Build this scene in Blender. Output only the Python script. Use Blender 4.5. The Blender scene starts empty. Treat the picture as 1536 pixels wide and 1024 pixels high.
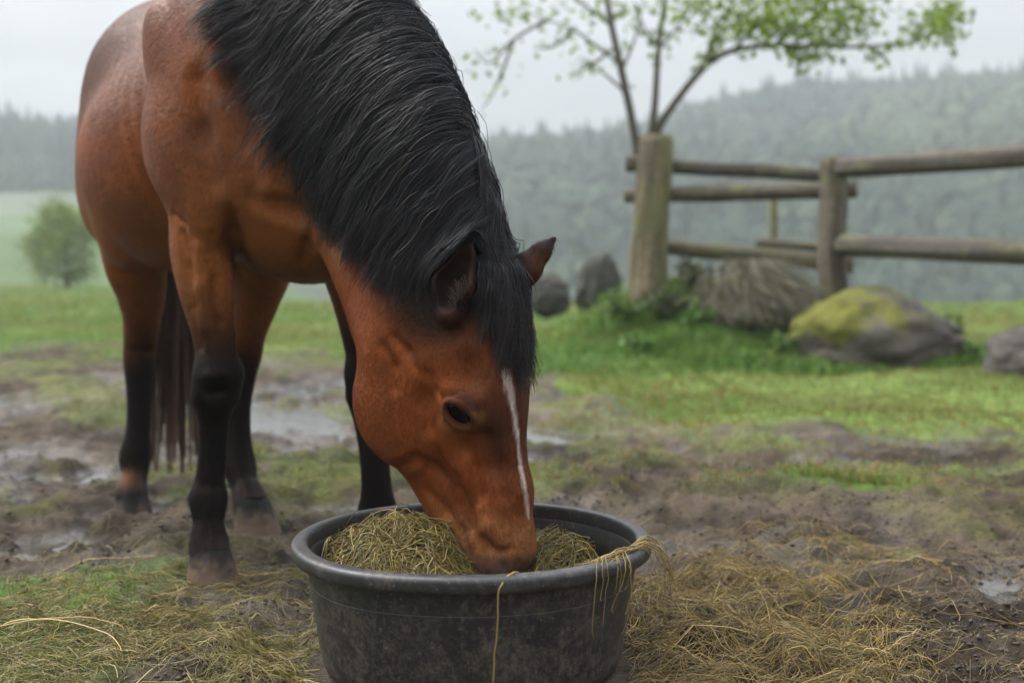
import bpy, math
import numpy as np
import openvdb
R = math.radians
QUICK = False
C = bpy.context.scene.collection
rng = np.random.default_rng(7)
F_PX, PX0, PY0, CAM_H = 1830.0, 768.0, 400.0, 0.737     # the lens in pixels of a 1536 wide frame, horizon row, eye height


# ---------------------------------------------------------------- small helpers
def D(px, py, d):
    """World point that the photograph shows at (px, py) when it lies d metres away."""
    return np.array([(px - PX0) / F_PX * d, d, CAM_H + (PY0 - py) / F_PX * d])


def unit(v):
    v = np.asarray(v, float)
    return v / (np.linalg.norm(v, axis=-1, keepdims=True) + 1e-12)


def sstep(a, b, x):
    t = np.clip((x - a) / (b - a), 0, 1)
    return t * t * (3 - 2 * t)


def lerp(a, b, t):
    return a + (b - a) * t


def _hash(ix, iy, iz, seed):
    h = (ix.astype(np.uint32) * np.uint32(374761393) + iy.astype(np.uint32) * np.uint32(668265263)
         + iz.astype(np.uint32) * np.uint32(2246822519) + np.uint32((seed * 3266489917) & 0xffffffff))
    h = (h ^ (h >> np.uint32(13))) * np.uint32(1274126177)
    h = (h ^ (h >> np.uint32(16))) * np.uint32(2654435761)
    return ((h ^ (h >> np.uint32(15))) & np.uint32(0xffffff)).astype(np.float32) / np.float32(0xffffff)


def vnoise(p, seed=0):
    """Value noise 0..1 of (n, 2 or 3) points."""
    p = np.asarray(p, np.float32)
    if p.shape[-1] == 2:
        p = np.concatenate([p, np.zeros(p.shape[:-1] + (1,), np.float32)], -1)
    i = np.floor(p).astype(np.int64)
    f = p - i
    f = f * f * f * (f * (f * 6 - 15) + 10)
    x, y, z = i[..., 0], i[..., 1], i[..., 2]
    out = 0
    for a in (0, 1):
        wx = f[..., 0] if a else 1 - f[..., 0]
        for b in (0, 1):
            wy = f[..., 1] if b else 1 - f[..., 1]
            for c in (0, 1):
                wz = f[..., 2] if c else 1 - f[..., 2]
                out = out + wx * wy * wz * _hash(x + a, y + b, z + c, seed)
    return out


def fbm(p, octv=4, seed=0, gain=0.5, lac=2.03):
    p = np.asarray(p, np.float32)
    s, a, t = 0, 1.0, 0
    for o in range(octv):
        s = s + a * vnoise(p, seed + o * 17)
        t += a
        a *= gain
        p = p * lac + 11.3
    return s / t


def new_mesh(name, verts, faces, mat=None, parent=None, cols=None, smooth=True, extra=None):
    """ONE mesh object from arrays. faces: (n, 3 or 4) array or list of such arrays. cols: (n, 3) point colours."""
    if not isinstance(faces, list):
        faces = [faces]
    faces = [np.asarray(f, np.int32) for f in faces if len(f)]
    me = bpy.data.meshes.new(name)
    verts = np.asarray(verts, np.float32)
    me.vertices.add(len(verts))
    me.vertices.foreach_set('co', verts.ravel())
    idx = np.concatenate([f.ravel() for f in faces])
    tot = np.concatenate([np.full(len(f), f.shape[1], np.int32) for f in faces])
    me.loops.add(len(idx))
    me.loops.foreach_set('vertex_index', idx)
    me.polygons.add(len(tot))
    me.polygons.foreach_set('loop_start', (np.cumsum(tot) - tot).astype(np.int32))
    me.polygons.foreach_set('use_smooth', np.full(len(tot), smooth, bool))
    me.update(calc_edges=True)
    if cols is not None:
        a = me.color_attributes.new('col', 'FLOAT_COLOR', 'POINT')
        c4 = np.ones((len(verts), 4), np.float32)
        c4[:, :3] = cols
        a.data.foreach_set('color', c4.ravel())
    for k, v in (extra or {}).items():
        a = me.attributes.new(k, 'FLOAT', 'POINT')
        a.data.foreach_set('value', np.asarray(v, np.float32))
    o = bpy.data.objects.new(name, me)
    C.objects.link(o)
    if mat:
        me.materials.append(mat)
    if parent:
        o.parent = parent
    return o


def empty(name, loc=(0, 0, 0), rz=0):
    o = bpy.data.objects.new(name, None)
    C.objects.link(o)
    o.location = loc
    o.rotation_euler = (0, 0, rz)
    o.empty_display_size = 0.1
    return o


def tag(o, label=None, cat=None, group=None, kind=None):
    if label: o['label'] = label
    if cat: o['category'] = cat
    if group: o['group'] = group
    if kind: o['kind'] = kind
    return o


def grid_faces(nu, nv, wrap_u=False, off=0):
    """Quads of a grid with index i*nv + j, i < nu, j < nv; wrap_u closes the i direction."""
    i = np.arange(nu if wrap_u else nu - 1)
    j = np.arange(nv - 1)
    I, J = np.meshgrid(i, j, indexing='ij')
    I2 = (I + 1) % nu
    return np.stack([I * nv + J, I2 * nv + J, I2 * nv + J + 1, I * nv + J + 1], -1).reshape(-1, 4) + off


def tubes(paths, radii, sides=3, seed=1):
    """(N, M, 3) paths with (N, M) radii -> verts, quads of thin tubes, plus the path index of every vertex."""
    paths = np.asarray(paths, np.float32)
    N, M, _ = paths.shape
    r = np.random.default_rng(seed)
    t = np.gradient(paths, axis=1)
    t = unit(t)
    ref = unit(r.normal(size=(N, 1, 3)))
    n = unit(np.cross(t, np.broadcast_to(ref, t.shape)))
    b = np.cross(t, n)
    ang = np.arange(sides) * 2 * np.pi / sides
    rr = np.broadcast_to(radii, (N, M))[..., None, None]
    v = paths[:, :, None, :] + rr * (np.cos(ang)[:, None] * n[:, :, None, :] + np.sin(ang)[:, None] * b[:, :, None, :])
    base = (np.arange(N) * M * sides)[:, None, None]
    m = np.arange(M - 1)[None, :, None]
    s = np.arange(sides)[None, None, :]
    s2 = (s + 1) % sides
    q = np.stack([base + m * sides + s, base + m * sides + s2, base + (m + 1) * sides + s2, base + (m + 1) * sides + s], -1)
    return v.reshape(-1, 3), q.reshape(-1, 4), np.repeat(np.arange(N), M * sides)


def join(parts):
    """Merge [(verts, faces, cols), ...] into one."""
    V, F, K, n = [], [], [], 0
    for v, f, c in parts:
        V.append(v)
        F.append(np.asarray(f) + n)
        K.append(np.broadcast_to(c, (len(v), 3)))
        n += len(v)
    return np.concatenate(V), F, np.concatenate(K)


# ---------------------------------------------------------------- node helpers
def mat_new(name):
    m = bpy.data.materials.new(name)
    m.use_nodes = True
    nt = m.node_tree
    return m, nt, nt.nodes['Principled BSDF']


def nd(nt, kind, **kw):
    n = nt.nodes.new(kind)
    for k, v in kw.items():
        if k.startswith('in_'):
            key = k[3:]
            n.inputs[int(key) if key.isdigit() else key.replace('_', ' ')].default_value = v
        else:
            setattr(n, k, v)
    return n


def noise_node(nt, scale, detail=4, rough=0.55, vec=None, stretch=None):
    n = nd(nt, 'ShaderNodeTexNoise')
    n.inputs['Scale'].default_value = scale
    n.inputs['Detail'].default_value = detail
    n.inputs['Roughness'].default_value = rough
    if vec is None:
        tc = nd(nt, 'ShaderNodeTexCoord')
        vec = tc.outputs['Object']
    if stretch:
        mp = nd(nt, 'ShaderNodeMapping')
        mp.inputs['Scale'].default_value = stretch
        nt.links.new(vec, mp.inputs['Vector'])
        vec = mp.outputs['Vector']
    nt.links.new(vec, n.inputs['Vector'])
    return n


def ramp_node(nt, fac, stops):
    r = nd(nt, 'ShaderNodeValToRGB')
    e = r.color_ramp.elements
    while len(e) < len(stops):
        e.new(0.5)
    for el, (p, c) in zip(e, stops):
        el.position = p
        el.color = (c, c, c, 1) if isinstance(c, (int, float)) else (*c, 1)
    nt.links.new(fac, r.inputs['Fac'])
    return r


def mix_node(nt, fac, a, b, mode='MIX'):
    m = nd(nt, 'ShaderNodeMix', data_type='RGBA', blend_type=mode)
    for sock, val in ((m.inputs['Factor'], fac), (m.inputs['A'], a), (m.inputs['B'], b)):
        if hasattr(val, 'is_output') or hasattr(val, 'links'):
            nt.links.new(val, sock)
        elif isinstance(val, (int, float)):
            sock.default_value = val
        else:
            sock.default_value = (*val, 1)
    return m.outputs['Result']


def bump_node(nt, height, strength, dist, normal=None):
    b = nd(nt, 'ShaderNodeBump')
    b.inputs['Strength'].default_value = strength
    b.inputs['Distance'].default_value = dist
    nt.links.new(height, b.inputs['Height'])
    if normal is not None:
        nt.links.new(normal, b.inputs['Normal'])
    return b.outputs['Normal']


def col_mat(name, rough=0.6, spec=0.3, var=0.0, vscale=40, bump=0.0, bscale=200, bdist=0.002, stretch=None, trans=0.0):
    """Principled material coloured by the mesh's own 'col' attribute, with noise variation and bump."""
    m, nt, p = mat_new(name)
    a = nd(nt, 'ShaderNodeAttribute', attribute_name='col')
    c = a.outputs['Color']
    if var:
        n = noise_node(nt, vscale, 5, 0.6)
        r = ramp_node(nt, n.outputs['Fac'], [(0.25, 1 - var), (0.75, 1 + var)])
        c = mix_node(nt, 1.0, c, r.outputs['Color'], 'MULTIPLY')
    nt.links.new(c, p.inputs['Base Color'])
    p.inputs['Roughness'].default_value = rough
    p.inputs['Specular IOR Level'].default_value = spec
    if bump:
        n2 = noise_node(nt, bscale, 4, 0.6, stretch=stretch)
        nt.links.new(bump_node(nt, n2.outputs['Fac'], bump, bdist), p.inputs['Normal'])
    if trans:
        t = nd(nt, 'ShaderNodeBsdfTranslucent')
        nt.links.new(c, t.inputs['Color'])
        mx = nd(nt, 'ShaderNodeMixShader')
        mx.inputs['Fac'].default_value = trans
        out = nt.nodes['Material Output']
        nt.links.new(p.outputs['BSDF'], mx.inputs[1])
        nt.links.new(t.outputs['BSDF'], mx.inputs[2])
        nt.links.new(mx.outputs['Shader'], out.inputs['Surface'])
    return m


# ================================================================ THE HORSE
# Horse frame: F forward, L to the horse's own left, Z up; origin on the ground between the forelegs.
HO = np.array([-0.53, 3.05, 0.0])
HA = R(40)
HF = np.array([math.sin(HA), -math.cos(HA), 0.0])
HL = np.array([math.cos(HA), math.sin(HA), 0.0])
HROT = math.atan2(HF[1], HF[0])


def toH(p):
    q = np.asarray(p, float) - HO
    return np.stack([q @ HF, q @ HL, q[..., 2]], -1)


def fromH(p):
    p = np.asarray(p, float)
    return HO + p[..., :1] * HF + p[..., 1:2] * HL + p[..., 2:] * np.array([0, 0, 1.0])


def H(px, py, d):
    return toH(D(px, py, d))


def project(pw):
    return PX0 + F_PX * pw[..., 0] / pw[..., 1], PY0 - F_PX * (pw[..., 2] - CAM_H) / pw[..., 1]


VOX = 0.009 if QUICK else 0.005
G0 = np.array([-1.30, -0.50, -0.06])
G1 = np.array([1.25, 0.50, 1.70])
GN = np.ceil((G1 - G0) / VOX).astype(int) + 1


def resample(pts, n):
    pts = np.asarray(pts, float)
    t = np.linspace(0, len(pts) - 1, n)
    out = []
    for x in t:                                                          # Catmull-Rom
        i = min(int(x), len(pts) - 2)
        f = x - i
        p0, p1, p2, p3 = pts[max(i - 1, 0)], pts[i], pts[i + 1], pts[min(i + 2, len(pts) - 1)]
        out.append(0.5 * (2 * p1 + (p2 - p0) * f + (2 * p0 - 5 * p1 + 4 * p2 - p3) * f * f + (3 * p1 - p0 - 3 * p2 + p3) * f ** 3))
    return np.array(out)


class Field:
    def __init__(self):
        self.a = np.full(GN, 1.0, np.float32)
        self.lo = GN.copy()
        self.hi = np.zeros(3, int)

    def box(self, lo, hi):
        i0 = np.clip(np.floor((lo - G0) / VOX).astype(int), 0, GN - 2)
        i1 = np.clip(np.ceil((hi - G0) / VOX).astype(int) + 1, i0 + 1, GN)
        ax = [np.arange(i0[k], i1[k], dtype=np.float32) * np.float32(VOX) + np.float32(G0[k]) for k in range(3)]
        X = ax[0][:, None, None], ax[1][None, :, None], ax[2][None, None, :]
        sl = tuple(slice(i0[k], i1[k]) for k in range(3))
        self.lo = np.minimum(self.lo, i0)
        self.hi = np.maximum(self.hi, i1)
        return sl, X

    def comb(self, sl, d, k, sub=False):
        a = self.a[sl]
        if sub:
            d = -d
            h = np.clip(k - np.abs(a - d), 0, None)
            self.a[sl] = np.maximum(a, d) + h * h * np.float32(0.25 / k)
        else:
            h = np.clip(k - np.abs(a - d), 0, None)
            self.a[sl] = np.minimum(a, d) - h * h * np.float32(0.25 / k)

    def ell(self, c, semi, axes=None, k=0.05, sub=False):
        """Ellipsoid at c with semi-axes along the rows of axes (default F, L, Z)."""
        c = np.asarray(c, float)
        semi = np.asarray(semi, float)
        A = np.eye(3) if axes is None else np.asarray(axes, float)
        ext = np.sqrt(((A * semi[:, None]) ** 2).sum(0)) + k + 0.02
        sl, (X, Y, Z) = self.box(c - ext, c + ext)
        x, y, z = X - np.float32(c[0]), Y - np.float32(c[1]), Z - np.float32(c[2])
        s0 = s1 = 0
        for r in range(3):
            u = x * np.float32(A[r, 0]) + y * np.float32(A[r, 1]) + z * np.float32(A[r, 2])
            s0 = s0 + (u * np.float32(1 / semi[r])) ** 2
            s1 = s1 + (u * np.float32(1 / semi[r] ** 2)) ** 2
        k0 = np.sqrt(s0)
        d = k0 * (k0 - 1) / np.sqrt(s1 + 1e-9)
        self.comb(sl, d, k, sub)

    def cone(self, a, b, ra, rb, k=0.03, sub=False, sq=None):
        """Tapered capsule from a to b. sq = (direction, factor) flattens it along a direction."""
        a, b = np.asarray(a, float), np.asarray(b, float)
        m = max(ra, rb) * (1.6 if sq else 1) + k + 0.02
        sl, (X, Y, Z) = self.box(np.minimum(a, b) - m, np.maximum(a, b) + m)
        ba = (b - a).astype(np.float32)
        L2 = max(float(ba @ ba), 1e-9)
        x, y, z = X - np.float32(a[0]), Y - np.float32(a[1]), Z - np.float32(a[2])
        h = np.clip((x * ba[0] + y * ba[1] + z * ba[2]) / np.float32(L2), 0, 1)
        qx, qy, qz = x - ba[0] * h, y - ba[1] * h, z - ba[2] * h
        d2 = qx * qx + qy * qy + qz * qz
        if sq:
            u = unit(sq[0])
            w = qx * np.float32(u[0]) + qy * np.float32(u[1]) + qz * np.float32(u[2])
            d2 = d2 + w * w * np.float32(1 / sq[1] ** 2 - 1)
        d = np.sqrt(d2) - (np.float32(ra) + np.float32(rb - ra) * h)
        self.comb(sl, d, k, sub)

    def chain(self, pts, k=0.004, sq=None):
        q = resample([np.append(p, r) for p, r in pts], 5 * (len(pts) - 1) + 1)
        for a, b in zip(q[:-1], q[1:]):
            self.cone(a[:3], b[:3], a[3], b[3], k, sq=sq)

    def merge(self, o, k):
        sl = tuple(slice(o.lo[i], o.hi[i]) for i in range(3))
        self.comb(sl, o.a[sl], k)
        self.lo = np.minimum(self.lo, o.lo)
        self.hi = np.maximum(self.hi, o.hi)

    def sample(self, p):
        q = (np.asarray(p, np.float32) - G0) / VOX
        i = np.clip(np.floor(q).astype(int), 0, GN - 2)
        f = np.clip(q - i, 0, 1)
        out = 0
        for a in (0, 1):
            for b in (0, 1):
                for c in (0, 1):
                    w = (f[..., 0] if a else 1 - f[..., 0]) * (f[..., 1] if b else 1 - f[..., 1]) * (f[..., 2] if c else 1 - f[..., 2])
                    out = out + w * self.a[i[..., 0] + a, i[..., 1] + b, i[..., 2] + c]
        return out

    def grad(self, p, e=0.008):
        g = []
        for k in range(3):
            d = np.zeros(3)
            d[k] = e
            g.append(self.sample(p + d) - self.sample(p - d))
        return unit(np.stack(g, -1))


def frame(t, up):
    """Axes (t, side, dv) as rows, dv close to up."""
    t = unit(t)
    dv = unit(np.asarray(up) - t * (np.asarray(up) @ t))
    return np.stack([t, np.cross(dv, t), dv])


body = Field()
# ---- trunk
body.ell((-0.55, -0.035, 1.035), (0.37, 0.290, 0.315), k=0.05)            # barrel
body.ell((-0.45, -0.01, 1.22), (0.52, 0.19, 0.245), k=0.10)             # back
body.ell((-0.80, 0.03, 1.25), (0.30, 0.25, 0.29), k=0.10)               # croup
body.ell((-0.95, 0.04, 1.10), (0.20, 0.21, 0.27), k=0.10)               # buttock
body.ell((-0.08, 0.0, 1.28), (0.34, 0.17, 0.25), k=0.10)                # withers
body.ell((0.10, -0.01, 0.985), (0.25, 0.235, 0.275), k=0.10)              # breast
body.ell((-0.05, -0.02, 0.88), (0.34, 0.17, 0.16), k=0.10)                # sternum
# ---- shoulders: a slanting blade and the triceps behind the arm
for s in (-1, 1):
    ax = frame((0.45, 0.05 * s, -0.9), (0.9, 0.0, 0.45))
    body.ell((-0.06, 0.170 * s - 0.015, 1.17), (0.36, 0.125, 0.17), ax, k=0.035)
    body.ell((-0.15, 0.205 * s - 0.02, 1.17), (0.26, 0.085, 0.10), frame((0.42, -0.12 * s, -0.9), (0.9, 0, 0.42)), k=0.04)
    body.ell((-0.11, 0.242 * s - 0.02, 1.035), (0.19, 0.082, 0.13), frame((0.45, 0, -0.89), (0.89, 0, 0.45)), k=0.022)
    body.ell((-0.02, 0.225 * s - 0.02, 0.93), (0.15, 0.06, 0.075), frame((0.35, 0, -0.94), (0.94, 0, 0.35)), k=0.03)
    body.ell((0.18, 0.135 * s - 0.01, 0.985), (0.12, 0.10, 0.16), k=0.03)   # point of shoulder and breast muscle
    body.ell((0.20, 0.085 * s - 0.01, 0.86), (0.10, 0.075, 0.11), k=0.03)
    body.ell((-0.80, 0.13 * s + 0.02, 1.02), (0.24, 0.12, 0.28), frame((0.3, 0, -0.95), (0.95, 0, 0.3)), k=0.05)   # thigh
    body.ell((-0.70, 0.15 * s, 0.90), (0.12, 0.09, 0.17), k=0.05)          # stifle
body.cone((0.32, -0.01, 1.08), (0.27, -0.01, 0.80), 0.015, 0.025, k=0.05, sub=True)   # groove between the breast muscles

# ---- neck: stacked flattened sections between a crest point and a throat point
W = lambda f, l, z: np.array([f, l, z], float)
crest = [W(0.00, 0.0, 1.455), W(0.24, -0.01, 1.43), W(0.45, -0.02, 1.265), H(648, 152, 2.54), H(677, 262, 2.48), H(708, 370, 2.43)]
throat = [W(0.20, 0.0, 0.86), H(468, 300, 2.84), H(519, 380, 2.72), H(553, 445, 2.60), H(572, 498, 2.53), H(584, 535, 2.48)]
lat = [0.165, 0.135, 0.115, 0.10, 0.088, 0.080]


NS = 13
cr, th = resample(crest, NS), resample(throat, NS)
lt = np.interp(np.linspace(0, 5, NS), range(6), lat)
neck = Field()
cen = (cr + th) / 2
tan = np.gradient(cen, axis=0)
for i in range(NS):
    ax = frame(tan[i], cr[i] - th[i])
    half = np.linalg.norm(cr[i] - th[i]) / 2
    step = np.linalg.norm(tan[i])
    neck.ell(cen[i], (step * 1.5 + 0.03, lt[i], half), ax, k=0.045)
for i in range(NS - 1):                                                  # crest ridge and the windpipe line under the neck
    neck.cone(lerp(cr[i], cen[i], 0.10), lerp(cr[i + 1], cen[i + 1], 0.10), 0.034, 0.034, k=0.05)
    neck.cone(lerp(th[i], cen[i], 0.14), lerp(th[i + 1], cen[i + 1], 0.14), 0.052, 0.048, k=0.05)
body.merge(neck, 0.055)

# ---- head, on a plane turned 60 degrees from the view
HE = np.array([math.sin(R(62)), -math.cos(R(62)), 0.0])                  # forward of the head
HN = np.array([math.cos(R(62)), math.sin(R(62)), 0.0])                   # the head's own left
POLL = D(738, 400, 2.40)


def HP(px, py, l=0.0):
    """Horse-frame point seen at (px, py) that lies l metres left of the head's mid-plane."""
    ray = np.array([(px - PX0) / F_PX, 1.0, (PY0 - py) / F_PX])
    t = (POLL[:2] @ HN[:2] + l) / (ray[:2] @ HN[:2])
    return toH(np.array([0, 0, CAM_H]) + ray * t)


he = np.array([HE @ HF, HE @ HL, 0.0])
hn = np.array([HN @ HF, HN @ HL, 0.0])
hz = np.array([0, 0, 1.0])
# axis down the face (nose a little forward) and the axes square to it
hd = unit(-hz + 0.16 * he)
hf = np.cross(hn, hd)
hf = hf if hf @ he > 0 else -hf
HAX = np.stack([hd, hn, hf])                                             # along the face, across, out of the face
head = Field()


def M(px, py):                                                           # mid-plane point
    return HP(px, py, 0)


head.ell(M(712, 470), (0.125, 0.080, 0.085), HAX, k=0.04)                # skull
head.ell(M(728, 560), (0.12, 0.078, 0.075), HAX, k=0.05)                 # forehead
head.ell(M(668, 560), (0.16, 0.070, 0.12), HAX, k=0.05)                  # behind the eye
head.cone(M(738, 590), M(762, 735), 0.062, 0.044, k=0.05, sq=(hn, 0.95))    # nose bone
head.cone(M(762, 735), M(771, 822), 0.044, 0.042, k=0.03)
head.cone(M(690, 640), M(725, 790), 0.080, 0.054, k=0.05, sq=(hn, 0.72))    # mid face
head.cone(M(640, 690), M(700, 810), 0.055, 0.042, k=0.05, sq=(hn, 0.9))     # lower jaw bar
head.ell(M(741, 815), (0.075, 0.056, 0.064), HAX, k=0.04)                # muzzle
head.ell(M(738, 868), (0.045, 0.050, 0.056), HAX, k=0.04)                # lips
head.ell(M(700, 850), (0.035, 0.035, 0.035), HAX, k=0.03)                # chin
for s in (-1, 1):
    head.ell(HP(604, 603, 0.052 * s) + hf * 0, (0.128, 0.040, 0.118), HAX, k=0.045)    # cheek
    head.ell(HP(640, 560, 0.058 * s), (0.11, 0.030, 0.10), HAX, k=0.04)
    head.ell(HP(702, 606, 0.070 * s) + hd * 0.0, (0.050, 0.030, 0.040), HAX, k=0.03)    # eye socket
    head.cone(HP(676, 600, 0.084 * s), HP(706, 590, 0.078 * s), 0.014, 0.016, k=0.03)   # brow bone
    head.cone(HP(668, 640, 0.076 * s), HP(690, 712, 0.062 * s), 0.016, 0.013, k=0.025)   # facial crest
    head.ell(HP(738, 838, 0.040 * s), (0.030, 0.020, 0.026), HAX, k=0.025)    # nostril wing
    head.ell(HP(752, 842, 0.058 * s), (0.020, 0.012, 0.010), HAX, k=0.012, sub=True)
    head.ell(HP(702, 563, 0.096 * s), (0.03, 0.016, 0.022), HAX, k=0.035, sub=True)     # hollow over the eye
    head.ell(HP(681, 724, 0.076 * s), (0.018, 0.010, 0.018), HAX, k=0.025, sub=True)      # dip at the end of the crest
    head.cone(HP(640, 715, 0.066 * s), HP(700, 790, 0.069 * s), 0.006, 0.008, k=0.03, sub=True)   # line of the mouth muscle
    head.cone(HP(700, 700, 0.057 * s), HP(728, 790, 0.052 * s), 0.010, 0.012, k=0.03)
body.merge(head, 0.045)


# ---- ears: a leaf-shaped shell with a hollow
def ear(base, mid, tip, r_mid, face, depth=0.030):
    """face: the direction the opening looks at."""
    f = Field()
    base, mid, tip = map(np.asarray, (base, mid, tip))
    face = unit(face)
    q1 = lerp(mid, tip, 0.55)
    f.cone(base, mid, r_mid * 0.72, r_mid, k=0.02)
    f.cone(mid, q1, r_mid, r_mid * 0.66, k=0.02)
    f.cone(q1, tip, r_mid * 0.66, 0.006, k=0.012)
    o = face * depth
    f.cone(lerp(base, mid, 0.25) + o * 1.05, mid + o, r_mid * 0.50, r_mid * 0.86, k=0.008, sub=True)
    f.cone(mid + o, q1 + o * 0.95, r_mid * 0.86, r_mid * 0.60, k=0.008, sub=True)
    f.cone(q1 + o * 0.95, tip + o * 0.55, r_mid * 0.60, 0.006, k=0.006, sub=True)
    return f


viewH = toH(HO + np.array([0, -1.0, 0.0])) 
viewH = viewH - toH(HO)
sideH = toH(HO + np.array([1.0, 0, 0.0])) - toH(HO)
er = ear(H(674, 468, 2.33), H(681, 427, 2.325), H(708, 366, 2.335), 0.037, viewH - 0.25 * sideH + 0.25 * hz, 0.026)
el = ear(H(768, 432, 2.42), H(789, 404, 2.43), H(831, 358, 2.44), 0.030, -0.75 * viewH + 0.55 * sideH - 0.35 * hz, 0.022)
body.merge(er, 0.022)
body.merge(el, 0.020)

# ---- legs
legs = Field()
fwd = np.array([1.0, 0, 0])


RF = [(H(318, 300, 3.00), 0.100), (H(308, 372, 2.96), 0.082), (H(311, 440, 2.93), 0.062), (H(321, 515, 2.90), 0.046),
      (H(325, 560, 2.89), 0.050), (H(322, 592, 2.89), 0.052), (H(321, 628, 2.90), 0.036), (H(319, 680, 2.90), 0.0305),
      (H(315, 725, 2.90), 0.034), (H(313, 750, 2.895), 0.043), (H(313, 783, 2.875), 0.033), (H(313, 805, 2.865), 0.040), (H(314, 822, 2.86), 0.047)]
LF = [(H(505, 300, 3.16), 0.105), (H(520, 372, 3.14), 0.085), (H(534, 440, 3.13), 0.062), (H(545, 515, 3.12), 0.047),
      (H(549, 560, 3.11), 0.050), (H(550, 592, 3.11), 0.050), (H(556, 635, 3.09), 0.039), (H(562, 690, 3.06), 0.035),
      (H(565, 735, 3.05), 0.037), (H(567, 768, 3.05), 0.046), (H(570, 795, 3.03), 0.036), (H(572, 808, 3.025), 0.041), (H(573, 824, 3.02), 0.047)]
RH = [(H(215, 300, 3.62), 0.14), (H(204, 385, 3.60), 0.095), (H(212, 440, 3.66), 0.070), (H(214, 480, 3.73), 0.054), (H(211, 512, 3.80), 0.050),
      (H(209, 545, 3.80), 0.046), (H(209, 600, 3.78), 0.036), (H(207, 650, 3.76), 0.036), (H(203, 684, 3.75), 0.046), (H(202, 712, 3.72), 0.036),
      (H(198, 728, 3.71), 0.042), (H(197, 742, 3.70), 0.048)]
LH = [(H(392, 320, 3.52), 0.13), (H(393, 395, 3.50), 0.090), (H(386, 450, 3.53), 0.062), (H(374, 500, 3.57), 0.047), (H(369, 530, 3.60), 0.046),
      (H(362, 565, 3.60), 0.041), (H(358, 610, 3.58), 0.034), (H(358, 660, 3.56), 0.035), (H(360, 698, 3.54), 0.045), (H(366, 725, 3.50), 0.036),
      (H(372, 740, 3.48), 0.042), (H(376, 756, 3.47), 0.048)]
for ch in (RF, LF):
    f = Field()
    f.chain(ch)
    k_ = ch[5][0]
    f.ell(ch[4][0] + fwd * 0.012, (0.045, 0.055, 0.045), k=0.03)           # knee
    f.ell(ch[5][0] + fwd * 0.006, (0.046, 0.052, 0.030), k=0.02)
    f.cone(ch[5][0] - fwd * 0.035, ch[6][0] - fwd * 0.028, 0.016, 0.014, k=0.02)
    f.cone(ch[6][0] - fwd * 0.030, ch[8][0] - fwd * 0.022, 0.016, 0.018, k=0.018)   # flexor tendons
    f.ell(ch[9][0] - fwd * 0.030, (0.028, 0.032, 0.030), k=0.02)           # ergot
    f.cone(ch[1][0] + fwd * 0.055, ch[3][0] + fwd * 0.022, 0.040, 0.024, k=0.03)   # extensor muscle
    legs.merge(f, 0.02)
for ch in (RH, LH):
    f = Field()
    f.chain(ch)
    f.cone(ch[4][0] - fwd * 0.060 + hz * 0.03, ch[5][0] - fwd * 0.030, 0.020, 0.022, k=0.03)   # point of hock
    f.cone(ch[2][0] - fwd * 0.06, ch[4][0] - fwd * 0.058 + hz * 0.02, 0.035, 0.016, k=0.04)
    f.cone(ch[6][0] - fwd * 0.030, ch[7][0] - fwd * 0.026, 0.016, 0.018, k=0.018)
    f.ell(ch[8][0] - fwd * 0.030, (0.028, 0.032, 0.030), k=0.02)
    legs.merge(f, 0.02)
body.merge(legs, 0.030)



def to_mesh(f):
    g = openvdb.FloatGrid(1.0)
    g.copyFromArray(np.ascontiguousarray(np.clip(f.a, -4 * VOX, 4 * VOX)).astype(np.float32), tolerance=0.0)
    p, q = g.convertToQuads(0.0)
    return np.asarray(p, np.float64) * VOX + G0, np.asarray(q, np.int32)




def hit(px, py, d0=1.7, d1=4.2):
    """Where the photograph's ray through (px, py) meets the horse: horse-frame point and outward normal."""
    d = np.linspace(d0, d1, 700)
    p = np.stack([(px - PX0) / F_PX * d, d, CAM_H + (PY0 - py) / F_PX * d], -1)
    v = body.sample(toH(p))
    i = int(np.argmax(v < 0))
    if v[i] >= 0:
        return None
    t = v[i - 1] / (v[i - 1] - v[i] + 1e-9)
    q = toH(lerp(p[i - 1], p[i], t))
    return q, body.grad(q[None])[0]


def mirror(p):
    """Mirror a horse-frame point in the head's mid-plane."""
    o = toH(POLL)
    return p - 2 * ((p - o) @ hn)[..., None] * hn if np.ndim(p) > 1 else p - 2 * ((p - o) @ hn) * hn


# ---- eye openings
eA, eB = hit(664, 602)[0], hit(713, 640)[0]
eC, eN = hit(689, 619)
eU = unit(eB - eA)
eN = unit(eN - eU * (eN @ eU))
eV = np.cross(eN, eU)
eV = eV if eV[2] > 0 else -eV
eyes = []
for side in (0, 1):
    if side:
        o_ = mirror(eC)
        ax_ = [v - 2 * (v @ hn) * hn for v in (eU, eV, eN)]
    else:
        o_, ax_ = eC, [eU, eV, eN]
    eyes.append((o_, np.array(ax_)))
    u_, v_, n_ = ax_
    body.ell(o_ - n_ * 0.001, (0.034, 0.026, 0.013), ax_, k=0.02)
    up = [o_ + u_ * a + v_ * b + n_ * c for a, b, c in ((-0.034, 0.000, 0.001), (-0.022, 0.018, 0.009), (-0.002, 0.0255, 0.013), (0.020, 0.018, 0.010), (0.033, -0.006, 0.003))]
    dn = [o_ + u_ * a + v_ * b + n_ * c for a, b, c in ((-0.033, -0.003, 0.001), (-0.020, -0.0175, 0.004), (0.000, -0.0235, 0.006), (0.019, -0.020, 0.005), (0.034, -0.009, 0.002))]
    body.chain([(p, r) for p, r in zip(up, (0.003, 0.0055, 0.0062, 0.0055, 0.0035))], k=0.006)
    body.chain([(p, r) for p, r in zip(dn, (0.003, 0.005, 0.0055, 0.005, 0.003))], k=0.006)
    body.ell(o_ + n_ * 0.012, (0.0305, 0.0195, 0.024), ax_, k=0.004, sub=True)


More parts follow.
